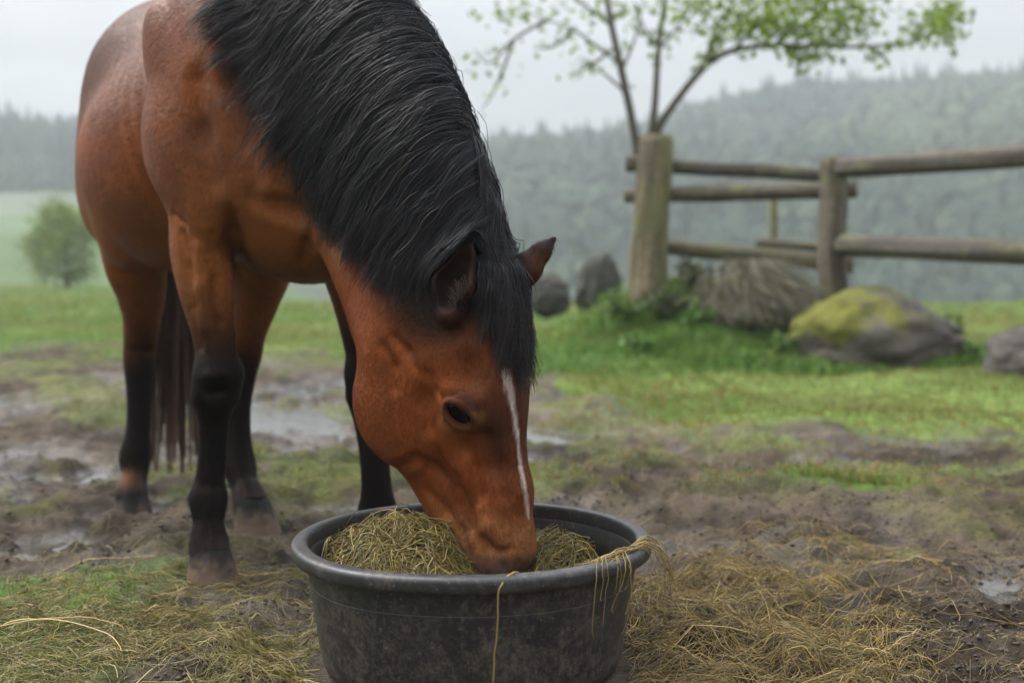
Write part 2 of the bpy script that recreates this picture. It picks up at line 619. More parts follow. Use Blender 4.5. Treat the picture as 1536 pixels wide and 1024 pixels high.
# ---- creases and ridges that the light picks out
def trace(pts, r, k, sub=True, depth=0.0):
    q = [hit(*p) for p in pts]
    q = [a[0] + a[1] * depth for a in q if a is not None]
    rs = [r * (0.5 if i in (0, len(q) - 1) else 1.0) for i in range(len(q))]
    for i in range(len(q) - 1):
        body.cone(q[i], q[i + 1], rs[i], rs[i + 1], k, sub=sub)


trace([(347, 318), (353, 350), (358, 385), (362, 412)], 0.008, 0.030)                      # between forearm and breast
trace([(262, 322), (280, 336)], 0.0015, 0.02)                      # elbow fold
trace([(378, 300), (410, 313), (445, 318), (470, 318)], 0.003, 0.050)                      # under the point of the shoulder
trace([(463, 350), (460, 370), (456, 392)], 0.003, 0.030)                                  # breast groove
trace([(470, 305), (485, 335), (500, 362), (510, 386)], 0.010, 0.026)                      # neck against breast
trace([(330, 40), (352, 120), (368, 200), (380, 270)], 0.006, 0.060)                       # blade against neck
trace([(292, 120), (300, 200), (318, 270)], 0.005, 0.060)
trace([(275, 350), (283, 400), (292, 460), (300, 520)], 0.002, 0.022)                     # forearm muscles
trace([(318, 352), (322, 420), (330, 480), (338, 520)], 0.002, 0.022)
trace([(344, 400), (346, 450), (348, 500), (352, 530)], 0.004, 0.016, False)
trace([(300, 372), (302, 430), (306, 490)], 0.003, 0.034, False)
trace([(312, 565), (334, 563)], 0.006, 0.03, False)
trace([(314, 590), (334, 588)], 0.004, 0.02)
trace([(310, 640), (309, 690), (306, 730)], 0.0025, 0.012)
trace([(326, 640), (327, 690), (325, 730)], 0.0025, 0.012)
# head
trace([(574, 520), (590, 550), (592, 580)], 0.002, 0.024)                                  # throat folds behind the jaw
trace([(590, 505), (612, 528), (622, 552)], 0.001, 0.020)

trace([(640, 566), (636, 600), (642, 640)], 0.003, 0.040)                                  # front edge of the cheek muscle
trace([(655, 584), (660, 596), (672, 592), (690, 588)], 0.003, 0.014)                      # fold over the lid
trace([(660, 612), (668, 634), (686, 648), (704, 652)], 0.003, 0.012)                      # fold under the lid
trace([(712, 640), (722, 652), (728, 668)], 0.003, 0.014)
trace([(596, 700), (625, 690), (650, 700), (668, 716)], 0.004, 0.024)                      # lower edge of the cheek
trace([(640, 735), (668, 768), (690, 800), (700, 826)], 0.003, 0.026)                     # mouth muscle
trace([(712, 700), (716, 740), (708, 790)], 0.004, 0.026)
trace([(722, 760), (730, 790), (742, 806)], 0.004, 0.020, False)                           # nostril wing
trace([(738, 822), (752, 827), (766, 822)], 0.0025, 0.014)
trace([(735, 660), (745, 700), (752, 740)], 0.005, 0.04)


HV, HQ = to_mesh(body)
HNV = body.grad(HV)
# ---- relief too fine for the volume: ribs and skin folds on the flank, uneven muscle
F_, L_, Z_ = HV[:, 0], HV[:, 1], HV[:, 2]
flank = sstep(0.14, 0.24, np.abs(L_ + 0.03)) * sstep(-0.80, -0.66, F_) * (1 - sstep(-0.30, -0.22, F_)) * sstep(0.86, 1.0, Z_)
fold = np.sin((F_ + 0.10 * np.sin(Z_ * 5 + 0.5) + 0.05 * (fbm(HV * 4, 3, 5) - 0.5)) * 2 * np.pi / 0.045) * (0.35 + vnoise(HV * 6, 9))
lump = fbm(HV * np.array([9, 9, 5]), 4, 21) - 0.5
HV = HV + HNV * (0.0014 * flank * fold + 0.009 * lump * sstep(0.3, 0.6, Z_) * (1 - sstep(0.35, 0.5, F_)))[:, None]


# ---------------------------------------------------------------- coat colours, from where the points lie on the horse
HW = fromH(HV)
UPX, UPY = project(HW)


def poly_dist(p, line):
    line = np.asarray(line)
    best = np.full(len(p), 9.0)
    along = np.zeros(len(p))
    for i, (a, b) in enumerate(zip(line[:-1], line[1:])):
        ba = b - a
        t = np.clip(((p - a) @ ba) / (ba @ ba), 0, 1)
        d = np.linalg.norm(p - a - t[:, None] * ba, axis=1)
        m = d < best
        best = np.where(m, d, best)
        along = np.where(m, i + t, along)
    return best, along / (len(line) - 1)


def blend(c, col, m):
    return c * (1 - m[:, None]) + np.asarray(col) * m[:, None]


F_, L_, Z_ = HV[:, 0], HV[:, 1], HV[:, 2]
n1 = fbm(HV * 5, 4, 3)
n2 = fbm(HV * np.array([28, 28, 14]), 4, 8)
on_head = sstep(0.42, 0.55, F_) * (1 - sstep(0.80, 0.86, Z_))
col = np.tile(np.array([0.165, 0.047, 0.013]), (len(HV), 1))
col = blend(col, (0.098, 0.034, 0.016), sstep(0.40, 0.62, n1) * 0.7)
col = blend(col, (0.205, 0.070, 0.017), (1 - sstep(0.72, 1.05, Z_)) * (1 - on_head) * 0.65)          # golden belly and elbows
col = blend(col, (0.078, 0.024, 0.0095), sstep(1.10, 1.38, Z_) * 0.70)
col = blend(col, (0.050, 0.017, 0.0075), sstep(-0.45, -0.75, F_) * sstep(1.05, 1.30, Z_) * 0.75)
col = blend(col, (0.175, 0.045, 0.012), on_head * 0.8)
# black points
wob = 0.12 * (fbm(HV * 9, 3, 31) - 0.5)
fore = (F_ > -0.42)
front_of = sstep(-0.03, 0.05, np.where(F_ > -0.42, F_, F_ + 0.85) * 0.6 + wob)
legmask = (1 - on_head) * (1 - sstep(0.46, 0.70, Z_ + wob - 0.05 * front_of)) * np.where(F_ > 0.3, np.where(Z_ < 0.5, 1, 0), 1)
legmask = np.where(fore, legmask, (1 - sstep(0.40, 0.60, Z_ + wob)))
legmask = np.where((F_ > 0.33), 0, legmask)
col = blend(col, (0.0085, 0.0075, 0.0078), legmask)
foot = (1 - sstep(0.07, 0.13, Z_ + wob * 0.3)) * np.where(F_ > 0.33, 0, 1)
col = blend(col, (0.075, 0.062, 0.058), foot * (0.3 + 0.5 * n2))
# hind fetlock of the near side has a tan spot above the hoof
tan_c = H(195, 718, 3.65)
col = blend(col, (0.20, 0.10, 0.045), np.exp(-np.sum(((HV - tan_c) / np.array([0.09, 0.034, 0.022])) ** 2, 1)) * 0.9)
# under the mane
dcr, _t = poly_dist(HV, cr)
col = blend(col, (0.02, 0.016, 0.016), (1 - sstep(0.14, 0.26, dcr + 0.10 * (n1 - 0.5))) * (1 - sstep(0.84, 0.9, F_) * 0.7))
# face
l_head = (HV - toH(POLL)) @ hn
zh = Z_
nose = M(768, 800)
front = (HV - lerp(M(712, 470), M(738, 815), 0.5)) @ hf
dark = np.exp(-((Z_ - D(0, 640, 2.28)[2]) / 0.13) ** 2) * on_head * sstep(-0.01, 0.05, front)
col = blend(col, (0.058, 0.024, 0.015), dark * 0.85)
dE = np.minimum(np.linalg.norm(HV - eyes[0][0], axis=1), np.linalg.norm(HV - eyes[1][0], axis=1))
col = blend(col, (0.020, 0.011, 0.009), (1 - sstep(0.030, 0.056, dE)) * 0.65)
rimE = np.exp(-((dE - 0.042) / 0.008) ** 2) * np.where(Z_ < eC[2] + 0.004, 1, 0.0)
col = blend(col, (0.20, 0.090, 0.035), rimE * 0.7)
muz = 1 - sstep(D(0, 830, 2.2)[2], D(0, 770, 2.2)[2], Z_ + 0.02 * (n1 - 0.5))
muz = muz * on_head * np.where(F_ > 0.55, 1, 0)
col = blend(col, (0.235, 0.100, 0.040), muz * 0.75)
lip = (1 - sstep(D(0, 880, 2.2)[2], D(0, 848, 2.2)[2], Z_ + 0.03 * (n1 - 0.5))) * on_head * np.where(F_ > 0.55, 1, 0)
col = blend(col, (0.085, 0.062, 0.055), lip * 0.8)
for c_ in (hit(755, 842),):
    if c_ is not None:
        dn_ = np.linalg.norm(HV - c_[0], axis=1)
        col = blend(col, (0.02, 0.015, 0.014), (1 - sstep(0.004, 0.014, dn_)) * 0.6)
pc_ = hit(688, 832)
if pc_ is not None:
    col = blend(col, (0.10, 0.085, 0.075), np.exp(-np.sum((HV - pc_[0]) ** 2, 1) / 0.022 ** 2) * 0.75)
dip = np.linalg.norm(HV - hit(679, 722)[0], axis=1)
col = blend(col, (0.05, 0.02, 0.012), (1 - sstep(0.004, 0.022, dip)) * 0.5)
# white stripe down the face, ragged at the top
sl = [hit(x, y)[0] for x, y in ((760, 560), (766, 590), (772, 625), (777, 660), (781, 695), (786, 730), (791, 760), (796, 785))]
ds, al = poly_dist(HV, sl)
wid = np.interp(al, [0, 0.15, 0.35, 0.6, 0.9, 1.0], [0.010, 0.008, 0.0036, 0.0042, 0.0036, 0.0008])
stripe = 1 - sstep(wid * 0.55, wid * 1.25 + 0.0015, ds + 0.006 * (vnoise(HV * np.array([160, 160, 40]), 4) - 0.5))
col = blend(col, (0.56, 0.47, 0.41), stripe * 0.80)
# ears: black tips and rims, dark hollows
tips = [H(710, 368, 2.335), H(831, 358, 2.44)]
for tip, ln in zip(tips, (0.050, 0.050)):
    dt = np.linalg.norm(HV - tip, axis=1)
    col = blend(col, (0.014, 0.012, 0.012), (1 - sstep(ln * 0.45, ln, dt + 0.01 * (n2 - 0.5))) * 0.96)
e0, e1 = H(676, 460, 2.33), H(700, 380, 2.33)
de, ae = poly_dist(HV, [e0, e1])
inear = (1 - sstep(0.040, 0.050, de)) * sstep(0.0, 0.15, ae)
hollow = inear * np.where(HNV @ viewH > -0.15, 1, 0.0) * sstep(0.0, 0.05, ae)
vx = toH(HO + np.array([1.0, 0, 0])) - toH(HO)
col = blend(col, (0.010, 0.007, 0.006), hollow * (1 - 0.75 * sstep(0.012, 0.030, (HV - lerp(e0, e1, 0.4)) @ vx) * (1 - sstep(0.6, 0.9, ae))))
col = col * (0.82 + 0.36 * n2)[:, None]

# ---------------------------------------------------------------- coat material
coat, nt, p = mat_new('horse_coat')
at = nd(nt, 'ShaderNodeAttribute', attribute_name='col')
tc = nd(nt, 'ShaderNodeTexCoord')
ns = noise_node(nt, 130, 3, 0.6, tc.outputs['Object'], (1.0, 1.0, 0.5))
nf = noise_node(nt, 380, 2, 0.6, tc.outputs['Object'], (1.0, 1.0, 0.35))
nm = noise_node(nt, 26, 4, 0.6, tc.outputs['Object'], (1.0, 1.0, 0.6))
rv = ramp_node(nt, ns.outputs['Fac'], [(0.3, 0.82), (0.7, 1.18)])
rv2 = ramp_node(nt, nf.outputs['Fac'], [(0.3, 0.85), (0.7, 1.15)])
cc = mix_node(nt, 1.0, at.outputs['Color'], rv.outputs['Color'], 'MULTIPLY')
cc = mix_node(nt, 1.0, cc, rv2.outputs['Color'], 'MULTIPLY')
nt.links.new(cc, p.inputs['Base Color'])
b1 = bump_node(nt, nm.outputs['Fac'], 0.30, 0.012)
b2 = bump_node(nt, ns.outputs['Fac'], 0.38, 0.004, b1)
b3 = bump_node(nt, nf.outputs['Fac'], 0.30, 0.0014, b2)
nt.links.new(b3, p.inputs['Normal'])
p.inputs['Roughness'].default_value = 0.45
p.inputs['IOR'].default_value = 1.32
lum = nd(nt, 'ShaderNodeRGBToBW')
nt.links.new(at.outputs['Color'], lum.inputs['Color'])
spc = nd(nt, 'ShaderNodeMapRange')
nt.links.new(lum.outputs['Val'], spc.inputs['Value'])
spc.inputs['From Max'].default_value = 0.05
spc.inputs['To Min'].default_value = 0.10
spc.inputs['To Max'].default_value = 0.30
nt.links.new(spc.outputs['Result'], p.inputs['Specular IOR Level'])
p.inputs['Specular Tint'].default_value = (1.0, 0.60, 0.36, 1)
p.inputs['Sheen Weight'].default_value = 0.0
p.inputs['Sheen Roughness'].default_value = 0.4

horse = empty('horse', HO, HROT)
tag(horse, 'brown bay horse with black mane eating from the tub', 'horse')


# ---- short coat: thin pointed hairs rooted in the skin, in the same mesh, lying along the growth of the coat
def coat_hairs(n, seed):
    r = np.random.default_rng(seed)
    a, b, c, d = (HV[HQ[:, i]] for i in range(4))
    area = np.linalg.norm(np.cross(c - a, d - b), axis=1)
    fc = (a + c) * 0.5
    wgt = area * (1 + 1.3 * sstep(0.3, 0.5, fc[:, 0]))
    fi = r.choice(len(HQ), n, p=wgt / wgt.sum())
    u, v = r.random((n, 1)), r.random((n, 1))
    p0 = (a[fi] * (1 - u) + b[fi] * u) * (1 - v) + (d[fi] * (1 - u) + c[fi] * u) * v
    nrm = unit(HNV[HQ[fi, 0]] + HNV[HQ[fi, 2]])
    cc = (col[HQ[fi, 0]] + col[HQ[fi, 2]]) * 0.5
    hm_ = (sstep(0.50, 0.62, p0[:, 0]) * (1 - sstep(0.74, 0.80, p0[:, 2])))[:, None]
    nose_ = sstep(-0.02, 0.04, (p0 - lerp(M(712, 470), M(738, 815), 0.5)) @ hf)[:, None]
    legs_ = (1 - sstep(0.60, 0.78, p0[:, 2]))[:, None] * (1 - hm_)
    g = np.array([-0.80, 0, -0.60]) * (1 - hm_) * (1 - legs_) + np.array([-0.10, 0, -1.0]) * legs_ + hm_ * (lerp(-0.55 * he - 0.75 * hz, hd, nose_))
    ang = (fbm(p0 * 7, 3, 170) - 0.5)[:, None] * 1.6 + r.normal(size=(n, 1)) * 0.14
    g = unit(g - nrm * (g * nrm).sum(1, keepdims=True))
    sd = np.cross(nrm, g)
    g = g * np.cos(ang) + sd * np.sin(ang)
    sd = np.cross(nrm, g)
    ln_ = (0.0115 + 0.007 * r.random((n, 1))) * (1 - 0.35 * hm_) * (1 + 0.3 * legs_)
    w_ = 0.00022 + 0.00018 * r.random((n, 1))
    dE_ = np.minimum(np.linalg.norm(p0 - eyes[0][0], axis=1), np.linalg.norm(p0 - eyes[1][0], axis=1))
    keep = (dE_ > 0.036) & (p0[:, 2] > 0.05)
    lift = 0.05 + 0.10 * r.random((n, 1)) ** 1.5
    mid = p0 + g * ln_ * 0.55 + nrm * ln_ * lift * 0.8
    tip = p0 + g * ln_ + nrm * ln_ * lift
    base = p0 - nrm * 0.0006
    V = np.stack([base - sd * w_, base + sd * w_, mid + sd * w_ * 0.7, mid - sd * w_ * 0.7, tip], 1)[keep]
    nv = np.repeat(unit(nrm + g * 0.25 + sd * r.normal(size=(n, 1)) * 0.16)[keep], 5, 0)
    kc = cc * (0.80 + 0.44 * r.random((n, 1)))
    return V.reshape(-1, 3), np.repeat(kc[keep], 5, 0), nv, int(keep.sum())


NHAIR = 30000 if QUICK else 420000
cv, ck, cn, nh = coat_hairs(NHAIR, 91)
o5 = (np.arange(nh) * 5)[:, None] + len(HV)
horse_body = new_mesh('body', np.concatenate([HV, cv]), [HQ, o5 + np.array([[3, 2, 1, 0]]), o5 + np.array([[4, 2, 3]])], coat, horse, np.concatenate([col, ck]))
horse_body.data.normals_split_custom_set_from_vertices(np.concatenate([HNV, cn]).astype(np.float32))

# ---------------------------------------------------------------- eyes
eye_m, nt, p = mat_new('horse_eye')
p.inputs['IOR'].default_value = 1.16
p.inputs['Base Color'].default_value = (0.004, 0.003, 0.003, 1)
p.inputs['Roughness'].default_value = 0.06
p.inputs['Specular IOR Level'].default_value = 0.16
th_, ph_ = np.meshgrid(np.linspace(0, np.pi, 20), np.linspace(0, 2 * np.pi, 28, endpoint=False), indexing='ij')
sph = np.stack([np.sin(th_) * np.cos(ph_), np.sin(th_) * np.sin(ph_), np.cos(th_)], -1)
sph_f = grid_faces(28, 20, wrap_u=True)
sphv = sph.transpose(1, 0, 2).reshape(-1, 3)
black_m, nt, p = mat_new('eyelash_black')
p.inputs['Base Color'].default_value = (0.01, 0.009, 0.009, 1)
p.inputs['Roughness'].default_value = 0.5
for o_, ax_ in eyes:
    v = o_ - ax_[2] * 0.0135 + sphv @ (np.array([0.034, 0.0265, 0.0200])[:, None] * ax_)
    new_mesh('eye', v, sph_f, eye_m, horse)
    pts = []
    for i in range(30):
        a = -0.020 + 0.044 * i / 29 + rng.normal() * 0.0006
        b = 0.0205 - 0.0150 * ((a + 0.002) / 0.026) ** 2
        root = o_ + ax_[0] * a + ax_[1] * b + ax_[2] * 0.0145
        out = unit(ax_[2] * 1.0 - ax_[1] * 0.10 + ax_[0] * (a * 16 + rng.normal() * 0.12))
        t = np.linspace(0, 1, 6)[:, None]
        ln = 0.010 + rng.random() * 0.006
        pts.append(root + out * ln * t + ax_[1] * 0.002 * t ** 2)
    v, f, _i = tubes(pts, np.linspace(0.0004, 0.00015, 6)[None], 3)
    new_mesh('eyelash', v, f, black_m, horse)

# ---------------------------------------------------------------- hooves
hoof_m, nt, p = mat_new('hoof_horn')
at = nd(nt, 'ShaderNodeAttribute', attribute_name='col')
nB = noise_node(nt, 120, 3, 0.6, stretch=(1, 1, 0.25))
nt.links.new(at.outputs['Color'], p.inputs['Base Color'])
nt.links.new(bump_node(nt, nB.outputs['Fac'], 0.5, 0.004), p.inputs['Normal'])
p.inputs['Roughness'].default_value = 0.6
p.inputs['Specular IOR Level'].default_value = 0.15


def make_hoof(top, bot, rt, rb, yaw=0.0):
    """Sloping-walled hoof between the coronet centre and the sole centre."""
    n, rows = 40, 12
    ang = np.linspace(0, 2 * np.pi, n, endpoint=False)
    V = []
    for k in range(rows):
        t = k / (rows - 1)
        c = lerp(np.asarray(top), np.asarray(bot), t)
        r = lerp(rt, rb, t ** 0.62)
        shape = r * (1 + 0.10 * np.cos(ang)) * np.where(np.cos(ang) < -0.55, 0.90, 1.0)
        ring = np.stack([np.cos(ang) * shape * 1.08, np.sin(ang) * shape * 0.98, 0.010 * np.cos(ang) * -(1 - t)], -1)
        ring += 0.0015 * (vnoise(np.stack([np.cos(ang) * 4, np.sin(ang) * 4, np.full(n, k * 0.8)], -1), 3)[:, None] - 0.5)
        cy, sy = math.cos(yaw), math.sin(yaw)
        ring = np.stack([ring[:, 0] * cy - ring[:, 1] * sy, ring[:, 0] * sy + ring[:, 1] * cy, ring[:, 2]], -1)
        V.append(c + ring)
    V = np.array(V)
    v = V.transpose(1, 0, 2).reshape(-1, 3)
    f = [grid_faces(n, rows, wrap_u=True)[:, ::-1]]
    cap = np.stack([np.full(n, len(v)), np.arange(n) * rows + rows - 1, np.roll(np.arange(n) * rows + rows - 1, -1)], -1)
    cap2 = np.stack([np.full(n, len(v) + 1), np.roll(np.arange(n) * rows, -1), np.arange(n) * rows], -1)
    v = np.concatenate([v, [np.asarray(bot)], [np.asarray(top) + np.array([0, 0, 0.01])]])
    tt = np.clip((top[2] - v[:, 2]) / (top[2] - bot[2]), 0, 1)
    nA, nC = fbm(v * 38, 4, 77), fbm(v * 70, 3, 78)
    c = lerp(np.array([0.009, 0.008, 0.008]), np.array([0.105, 0.074, 0.054]), sstep(0.25, 0.75, tt + 0.5 * (nA - 0.5))[:, None])
    c = lerp(c, np.array([0.15, 0.095, 0.05]), (sstep(0.58, 0.72, nC) * sstep(0.2, 0.6, tt) * 0.7)[:, None])
    return new_mesh('hoof', v, f + [cap, cap2], hoof_m, horse, c)


for c_, zt, zb, rt, rb, off, yaw in ((RF[-1][0], 0.100, -0.012, 0.034, 0.064, 0.016, -0.1), (LF[-1][0], 0.100, -0.012, 0.034, 0.064, 0.016, 0.1),
                                (RH[-1][0], 0.066, -0.050, 0.036, 0.064, 0.020, -0.1), (LH[-1][0], 0.098, -0.018, 0.036, 0.066, 0.030, 0.35)):
    make_hoof((c_[0], c_[1], zt), (c_[0] + off, c_[1], zb), rt, rb, yaw)


# ---------------------------------------------------------------- hair
def comb_hair(roots, want, length, steps, offset, lift0=0.0, damp=0.55, wave=0.006, seed=3, wl=0.10):
    """Strands that start at roots and slide over the body in the wanted direction, offset metres above the skin."""
    r = np.random.default_rng(seed)
    N = len(roots)
    p = roots.copy()
    ds = (np.asarray(length) / (steps - 1))[:, None] if np.ndim(length) else length / (steps - 1)
    off = np.broadcast_to(offset, (N,))
    path = [p.copy()]
    prev = np.zeros_like(p)
    for k in range(1, steps):
        w = want(p, k / (steps - 1))
        d = unit(w + damp * prev)
        s = body.sample(p)
        g = body.grad(p, 0.012)
        into = (d * g).sum(1)
        near = s < off + 0.02
        d = unit(d - np.where(near & (into < 0), into, 0)[:, None] * g)
        p = p + d * ds
        s = body.sample(p)
        g = body.grad(p, 0.012)
        goal = off * min(1.0, 0.35 + k / (steps * 0.35))
        p = p + g * np.clip(goal - s, 0, 0.03)[:, None]
        p = p - g * (np.clip(s - goal, 0, 0.008) * (s < 0.09))[:, None]
        prev = d
        path.append(p.copy())
    return np.stack(path, 1)


def locks(guides, per, spread, pinch, seed, wave=0.005, wl=0.11, jit=0.3, frizz=0.002):
    """Fill each guide with strands that gather towards its tip."""
    r = np.random.default_rng(seed)
    G, S, _ = guides.shape
    t = np.linspace(0, 1, S)[None, None, :, None]
    tg = unit(np.gradient(guides, axis=1))
    gr = body.grad(guides.reshape(-1, 3), 0.02).reshape(G, S, 3)
    side = unit(np.cross(tg, gr))
    ph = r.random((G, 1, 1)) * 6.28
    seg = np.linalg.norm(np.diff(guides, axis=1), axis=2).sum(1)[:, None, None]
    wv = wave * (0.6 + 0.8 * r.random((G, 1, 1))) * np.sin(ph + t[:, 0] * seg * 2 * np.pi / (wl * (0.75 + 0.6 * r.random((G, 1, 1))))) * sstep(0.05, 0.4, t[:, 0])
    g2 = guides + side * wv
    o = r.normal(size=(G, per, 1, 2))
    o *= spread
    k = 1 - pinch * t ** 0.8
    fr = frizz * np.cumsum(r.normal(size=(G, per, S, 3)), axis=2) * 0.6 * t
    out = g2[:, None] + (side[:, None] * o[..., :1] * 1.0 + gr[:, None] * np.abs(o[..., 1:]) * 0.55) * k + fr
    # uneven lengths: stop short by pulling samples back along the strand
    cut = 1 - jit * r.random((G, per, 1, 1)) ** 1.5
    idx = np.clip(t * cut, 0, 1)[..., 0] * (S - 1)
    i0 = np.clip(np.floor(idx).astype(int), 0, S - 2)
    f = (idx - i0)[..., None]
    gi, pi = np.arange(G)[:, None, None], np.arange(per)[None, :, None]
    out = out[gi, pi, i0] * (1 - f) + out[gi, pi, i0 + 1] * f
    return out.reshape(G * per, S, 3)


hair_m, nt, p = mat_new('black_horse_hair')
at = nd(nt, 'ShaderNodeAttribute', attribute_name='col')
nt.links.new(at.outputs['Color'], p.inputs['Base Color'])
p.inputs['Roughness'].default_value = 0.50
p.inputs['Specular IOR Level'].default_value = 0.32
p.inputs['Sheen Weight'].default_value = 0.0


def hair_mesh(name, paths, r0, r1, parent, seed, dark=(0.0105, 0.0102, 0.0122), brown=(0.050, 0.030, 0.020), nbrown=0.06, tipbrown=0.0):
    r = np.random.default_rng(seed)
    N, S, _ = paths.shape
    t = np.linspace(0, 1, S)[None]
    rad = lerp(r0, r1, t ** 1.5) * (0.7 + 0.6 * r.random((N, 1)))
    v, f, pid = tubes(paths, rad, 3, seed)
    br = (r.random(N) < nbrown).astype(float) * r.random(N)
    tt = np.tile(np.repeat(np.linspace(0, 1, S), 3), N)
    m = np.clip(br[pid] + tipbrown * tt ** 2.2 * r.random(N)[pid], 0, 1)
    c = np.array(dark) * (0.6 + 0.9 * r.random(N)[pid])[:, None]
    c = c * (1 - m[:, None]) + np.array(brown) * m[:, None]
    return new_mesh(name, v, f, hair_m, parent, c)


back = np.array([-1.0, 0, 0])
HQK = 0.5 if QUICK else 1.0


def crest_at(u):
    x = u * (NS - 1)
    i = np.clip(np.floor(x).astype(int), 0, NS - 2)
    f = (x - i)[:, None]
    return cr[i] * (1 - f) + cr[i + 1] * f


r_ = np.random.default_rng(11)
NG = int(620 * HQK)
u = np.sort(r_.random(NG)) * 0.83 + 0.13
base = crest_at(u)
roots = base + np.stack([r_.normal(size=NG) * 0.006, r_.normal(size=NG) * 0.020 - 0.008, np.zeros(NG)], -1)
roots += body.grad(roots) * (-body.sample(roots) + 0.001)[:, None]
lean = np.interp(u, [0, 0.5, 0.8, 1.0], [0.90, 0.90, 0.68, 0.25]) + r_.normal(size=NG) * 0.17
outw = 0.55 + 0.25 * r_.random(NG)


def want_r(p, t):
    o = (outw * max(0.0, 1 - t * 1.6))[:, None] * np.array([0, -1.0, 0])
    return lean[:, None] * back + o + np.array([0, -0.10, 0]) + np.array([0, 0, -1.0]) * (0.45 + 0.55 * min(1, t * 3))


ln = np.interp(u, [0, 0.13, 0.3, 0.5, 0.65, 0.78, 0.9, 1.0], [0.34, 0.36, 0.43, 0.43, 0.39, 0.31, 0.21, 0.10]) * (0.86 + 0.22 * r_.random(NG))
gd = comb_hair(roots, want_r, ln, 18, 0.005 + 0.018 * r_.random(NG) ** 1.3)
mane_r = locks(gd, int(40 * HQK ** 0.5), 0.013, 0.66, 5, wave=0.0042, wl=0.11, jit=0.50, frizz=0.0020)
# hair that falls to the far side of the crest
NL = int(240 * HQK)
u2 = np.sort(r_.random(NL)) * 0.80 + 0.08
base2 = crest_at(u2)
roots2 = base2 + np.stack([r_.normal(size=NL) * 0.006, np.abs(r_.normal(size=NL)) * 0.014, np.zeros(NL)], -1)
roots2 += body.grad(roots2) * (-body.sample(roots2) + 0.001)[:, None]
up2 = 0.05 + 0.30 * r_.random(NL) ** 2


def want_l(p, t):
    return np.array([-0.1, 0.65, -0.9]) + (up2 * max(0, 1 - 2.2 * t))[:, None] * np.array([0.7, 0.2, 1.2])


gd2 = comb_hair(roots2, want_l, 0.14 + 0.10 * r_.random(NL), 14, 0.004 + 0.009 * r_.random(NL))
mane_l = locks(gd2, int(26 * HQK ** 0.5), 0.009, 0.7, 6, wave=0.004, jit=0.5, frizz=0.002)


def resamp_steps(a, S):
    x = np.linspace(0, a.shape[1] - 1, S)
    i = np.clip(np.floor(x).astype(int), 0, a.shape[1] - 2)
    f = (x - i)[None, :, None]
    return a[:, i] * (1 - f) + a[:, i + 1] * f


stray = locks(gd[:int(NG * 0.75):2], 3, 0.020, 0.10, 15, wave=0.010, wl=0.14, jit=0.6, frizz=0.0075)
mane_paths = np.concatenate([mane_r, resamp_steps(mane_l, 18), stray])
hair_mesh('mane', mane_paths, 0.00075, 0.00024, horse, 21, nbrown=0.05, tipbrown=0.10)

# forelock
NFk = int(190 * HQK)
s_ = np.clip(r_.normal(size=NFk) * 0.55 - 0.1, -1.3, 0.55)
px_ = 726 + 18 * r_.random(NFk) + s_ * 16
py_ = 398 + 26 * r_.random(NFk)
fr = np.array([HP(a, b, 0.020 * c) for a, b, c in zip(px_, py_, s_)])
fr += body.grad(fr) * (-body.sample(fr) + 0.002)[:, None]
sp = -0.10 + s_ * 0.26 + r_.normal(size=NFk) * 0.06


def want_f(p, t):
    return hd * 1.0 + hf * (0.02 + 0.25 * max(0, 1 - 3 * t)) + sp[:, None] * hn


gf = comb_hair(fr, want_f, (0.13 + 0.12 * r_.random(NFk)) * (1.05 - 0.30 * np.abs(s_)), 15, 0.006 + 0.022 * r_.random(NFk))
fl = locks(gf, int(34 * HQK ** 0.5), 0.010, 0.55, 8, wave=0.004, wl=0.10, jit=0.60, frizz=0.0026)
hair_mesh('forelock', fl, 0.00065, 0.00022, horse, 22, nbrown=0.12, tipbrown=0.45)

# tail, hanging behind the hind legs
NT = int(170 * HQK)
ctrl = np.array([H(258, 205, 3.93), H(261, 300, 3.99), H(263, 405, 4.02), H(264, 520, 4.02), H(266, 640, 4.00), H(268, 722, 3.99)])
tp = resample(ctrl, 20)
so = r_.normal(size=(NT, 1, 2))
wq = np.interp(np.linspace(0, 1, 20), [0, 0.15, 0.4, 0.75, 1], [0.014, 0.034, 0.040, 0.050, 0.060])[None, :, None]
gt = tp[None] + np.stack([so[..., 0] * 0.7 * wq[..., 0], so[..., 1] * wq[..., 0], np.zeros((NT, 20))], -1)
gt[..., 1] += 0.010 * np.sin(np.linspace(0, 7, 20)[None] + r_.random((NT, 1)) * 6.28) * np.linspace(0, 1, 20)[None]
k0 = 1 - 0.50 * r_.random((NT, 1))
gt = np.stack([resamp_steps(g[None, :max(8, int(20 * k))], 20)[0] for g, k in zip(gt, k0[:, 0])])
r2 = np.random.default_rng(12)
tl = (gt[:, None] + r2.normal(size=(NT, 14, 1, 3)) * np.array([0.009, 0.009, 0.0]) * np.linspace(1.0, 0.35, 20)[None, None, :, None]).reshape(-1, 20, 3)
hair_mesh('tail', tl, 0.0011, 0.0004, horse, 23, brown=(0.17, 0.070, 0.034), nbrown=0.10, tipbrown=1.0)

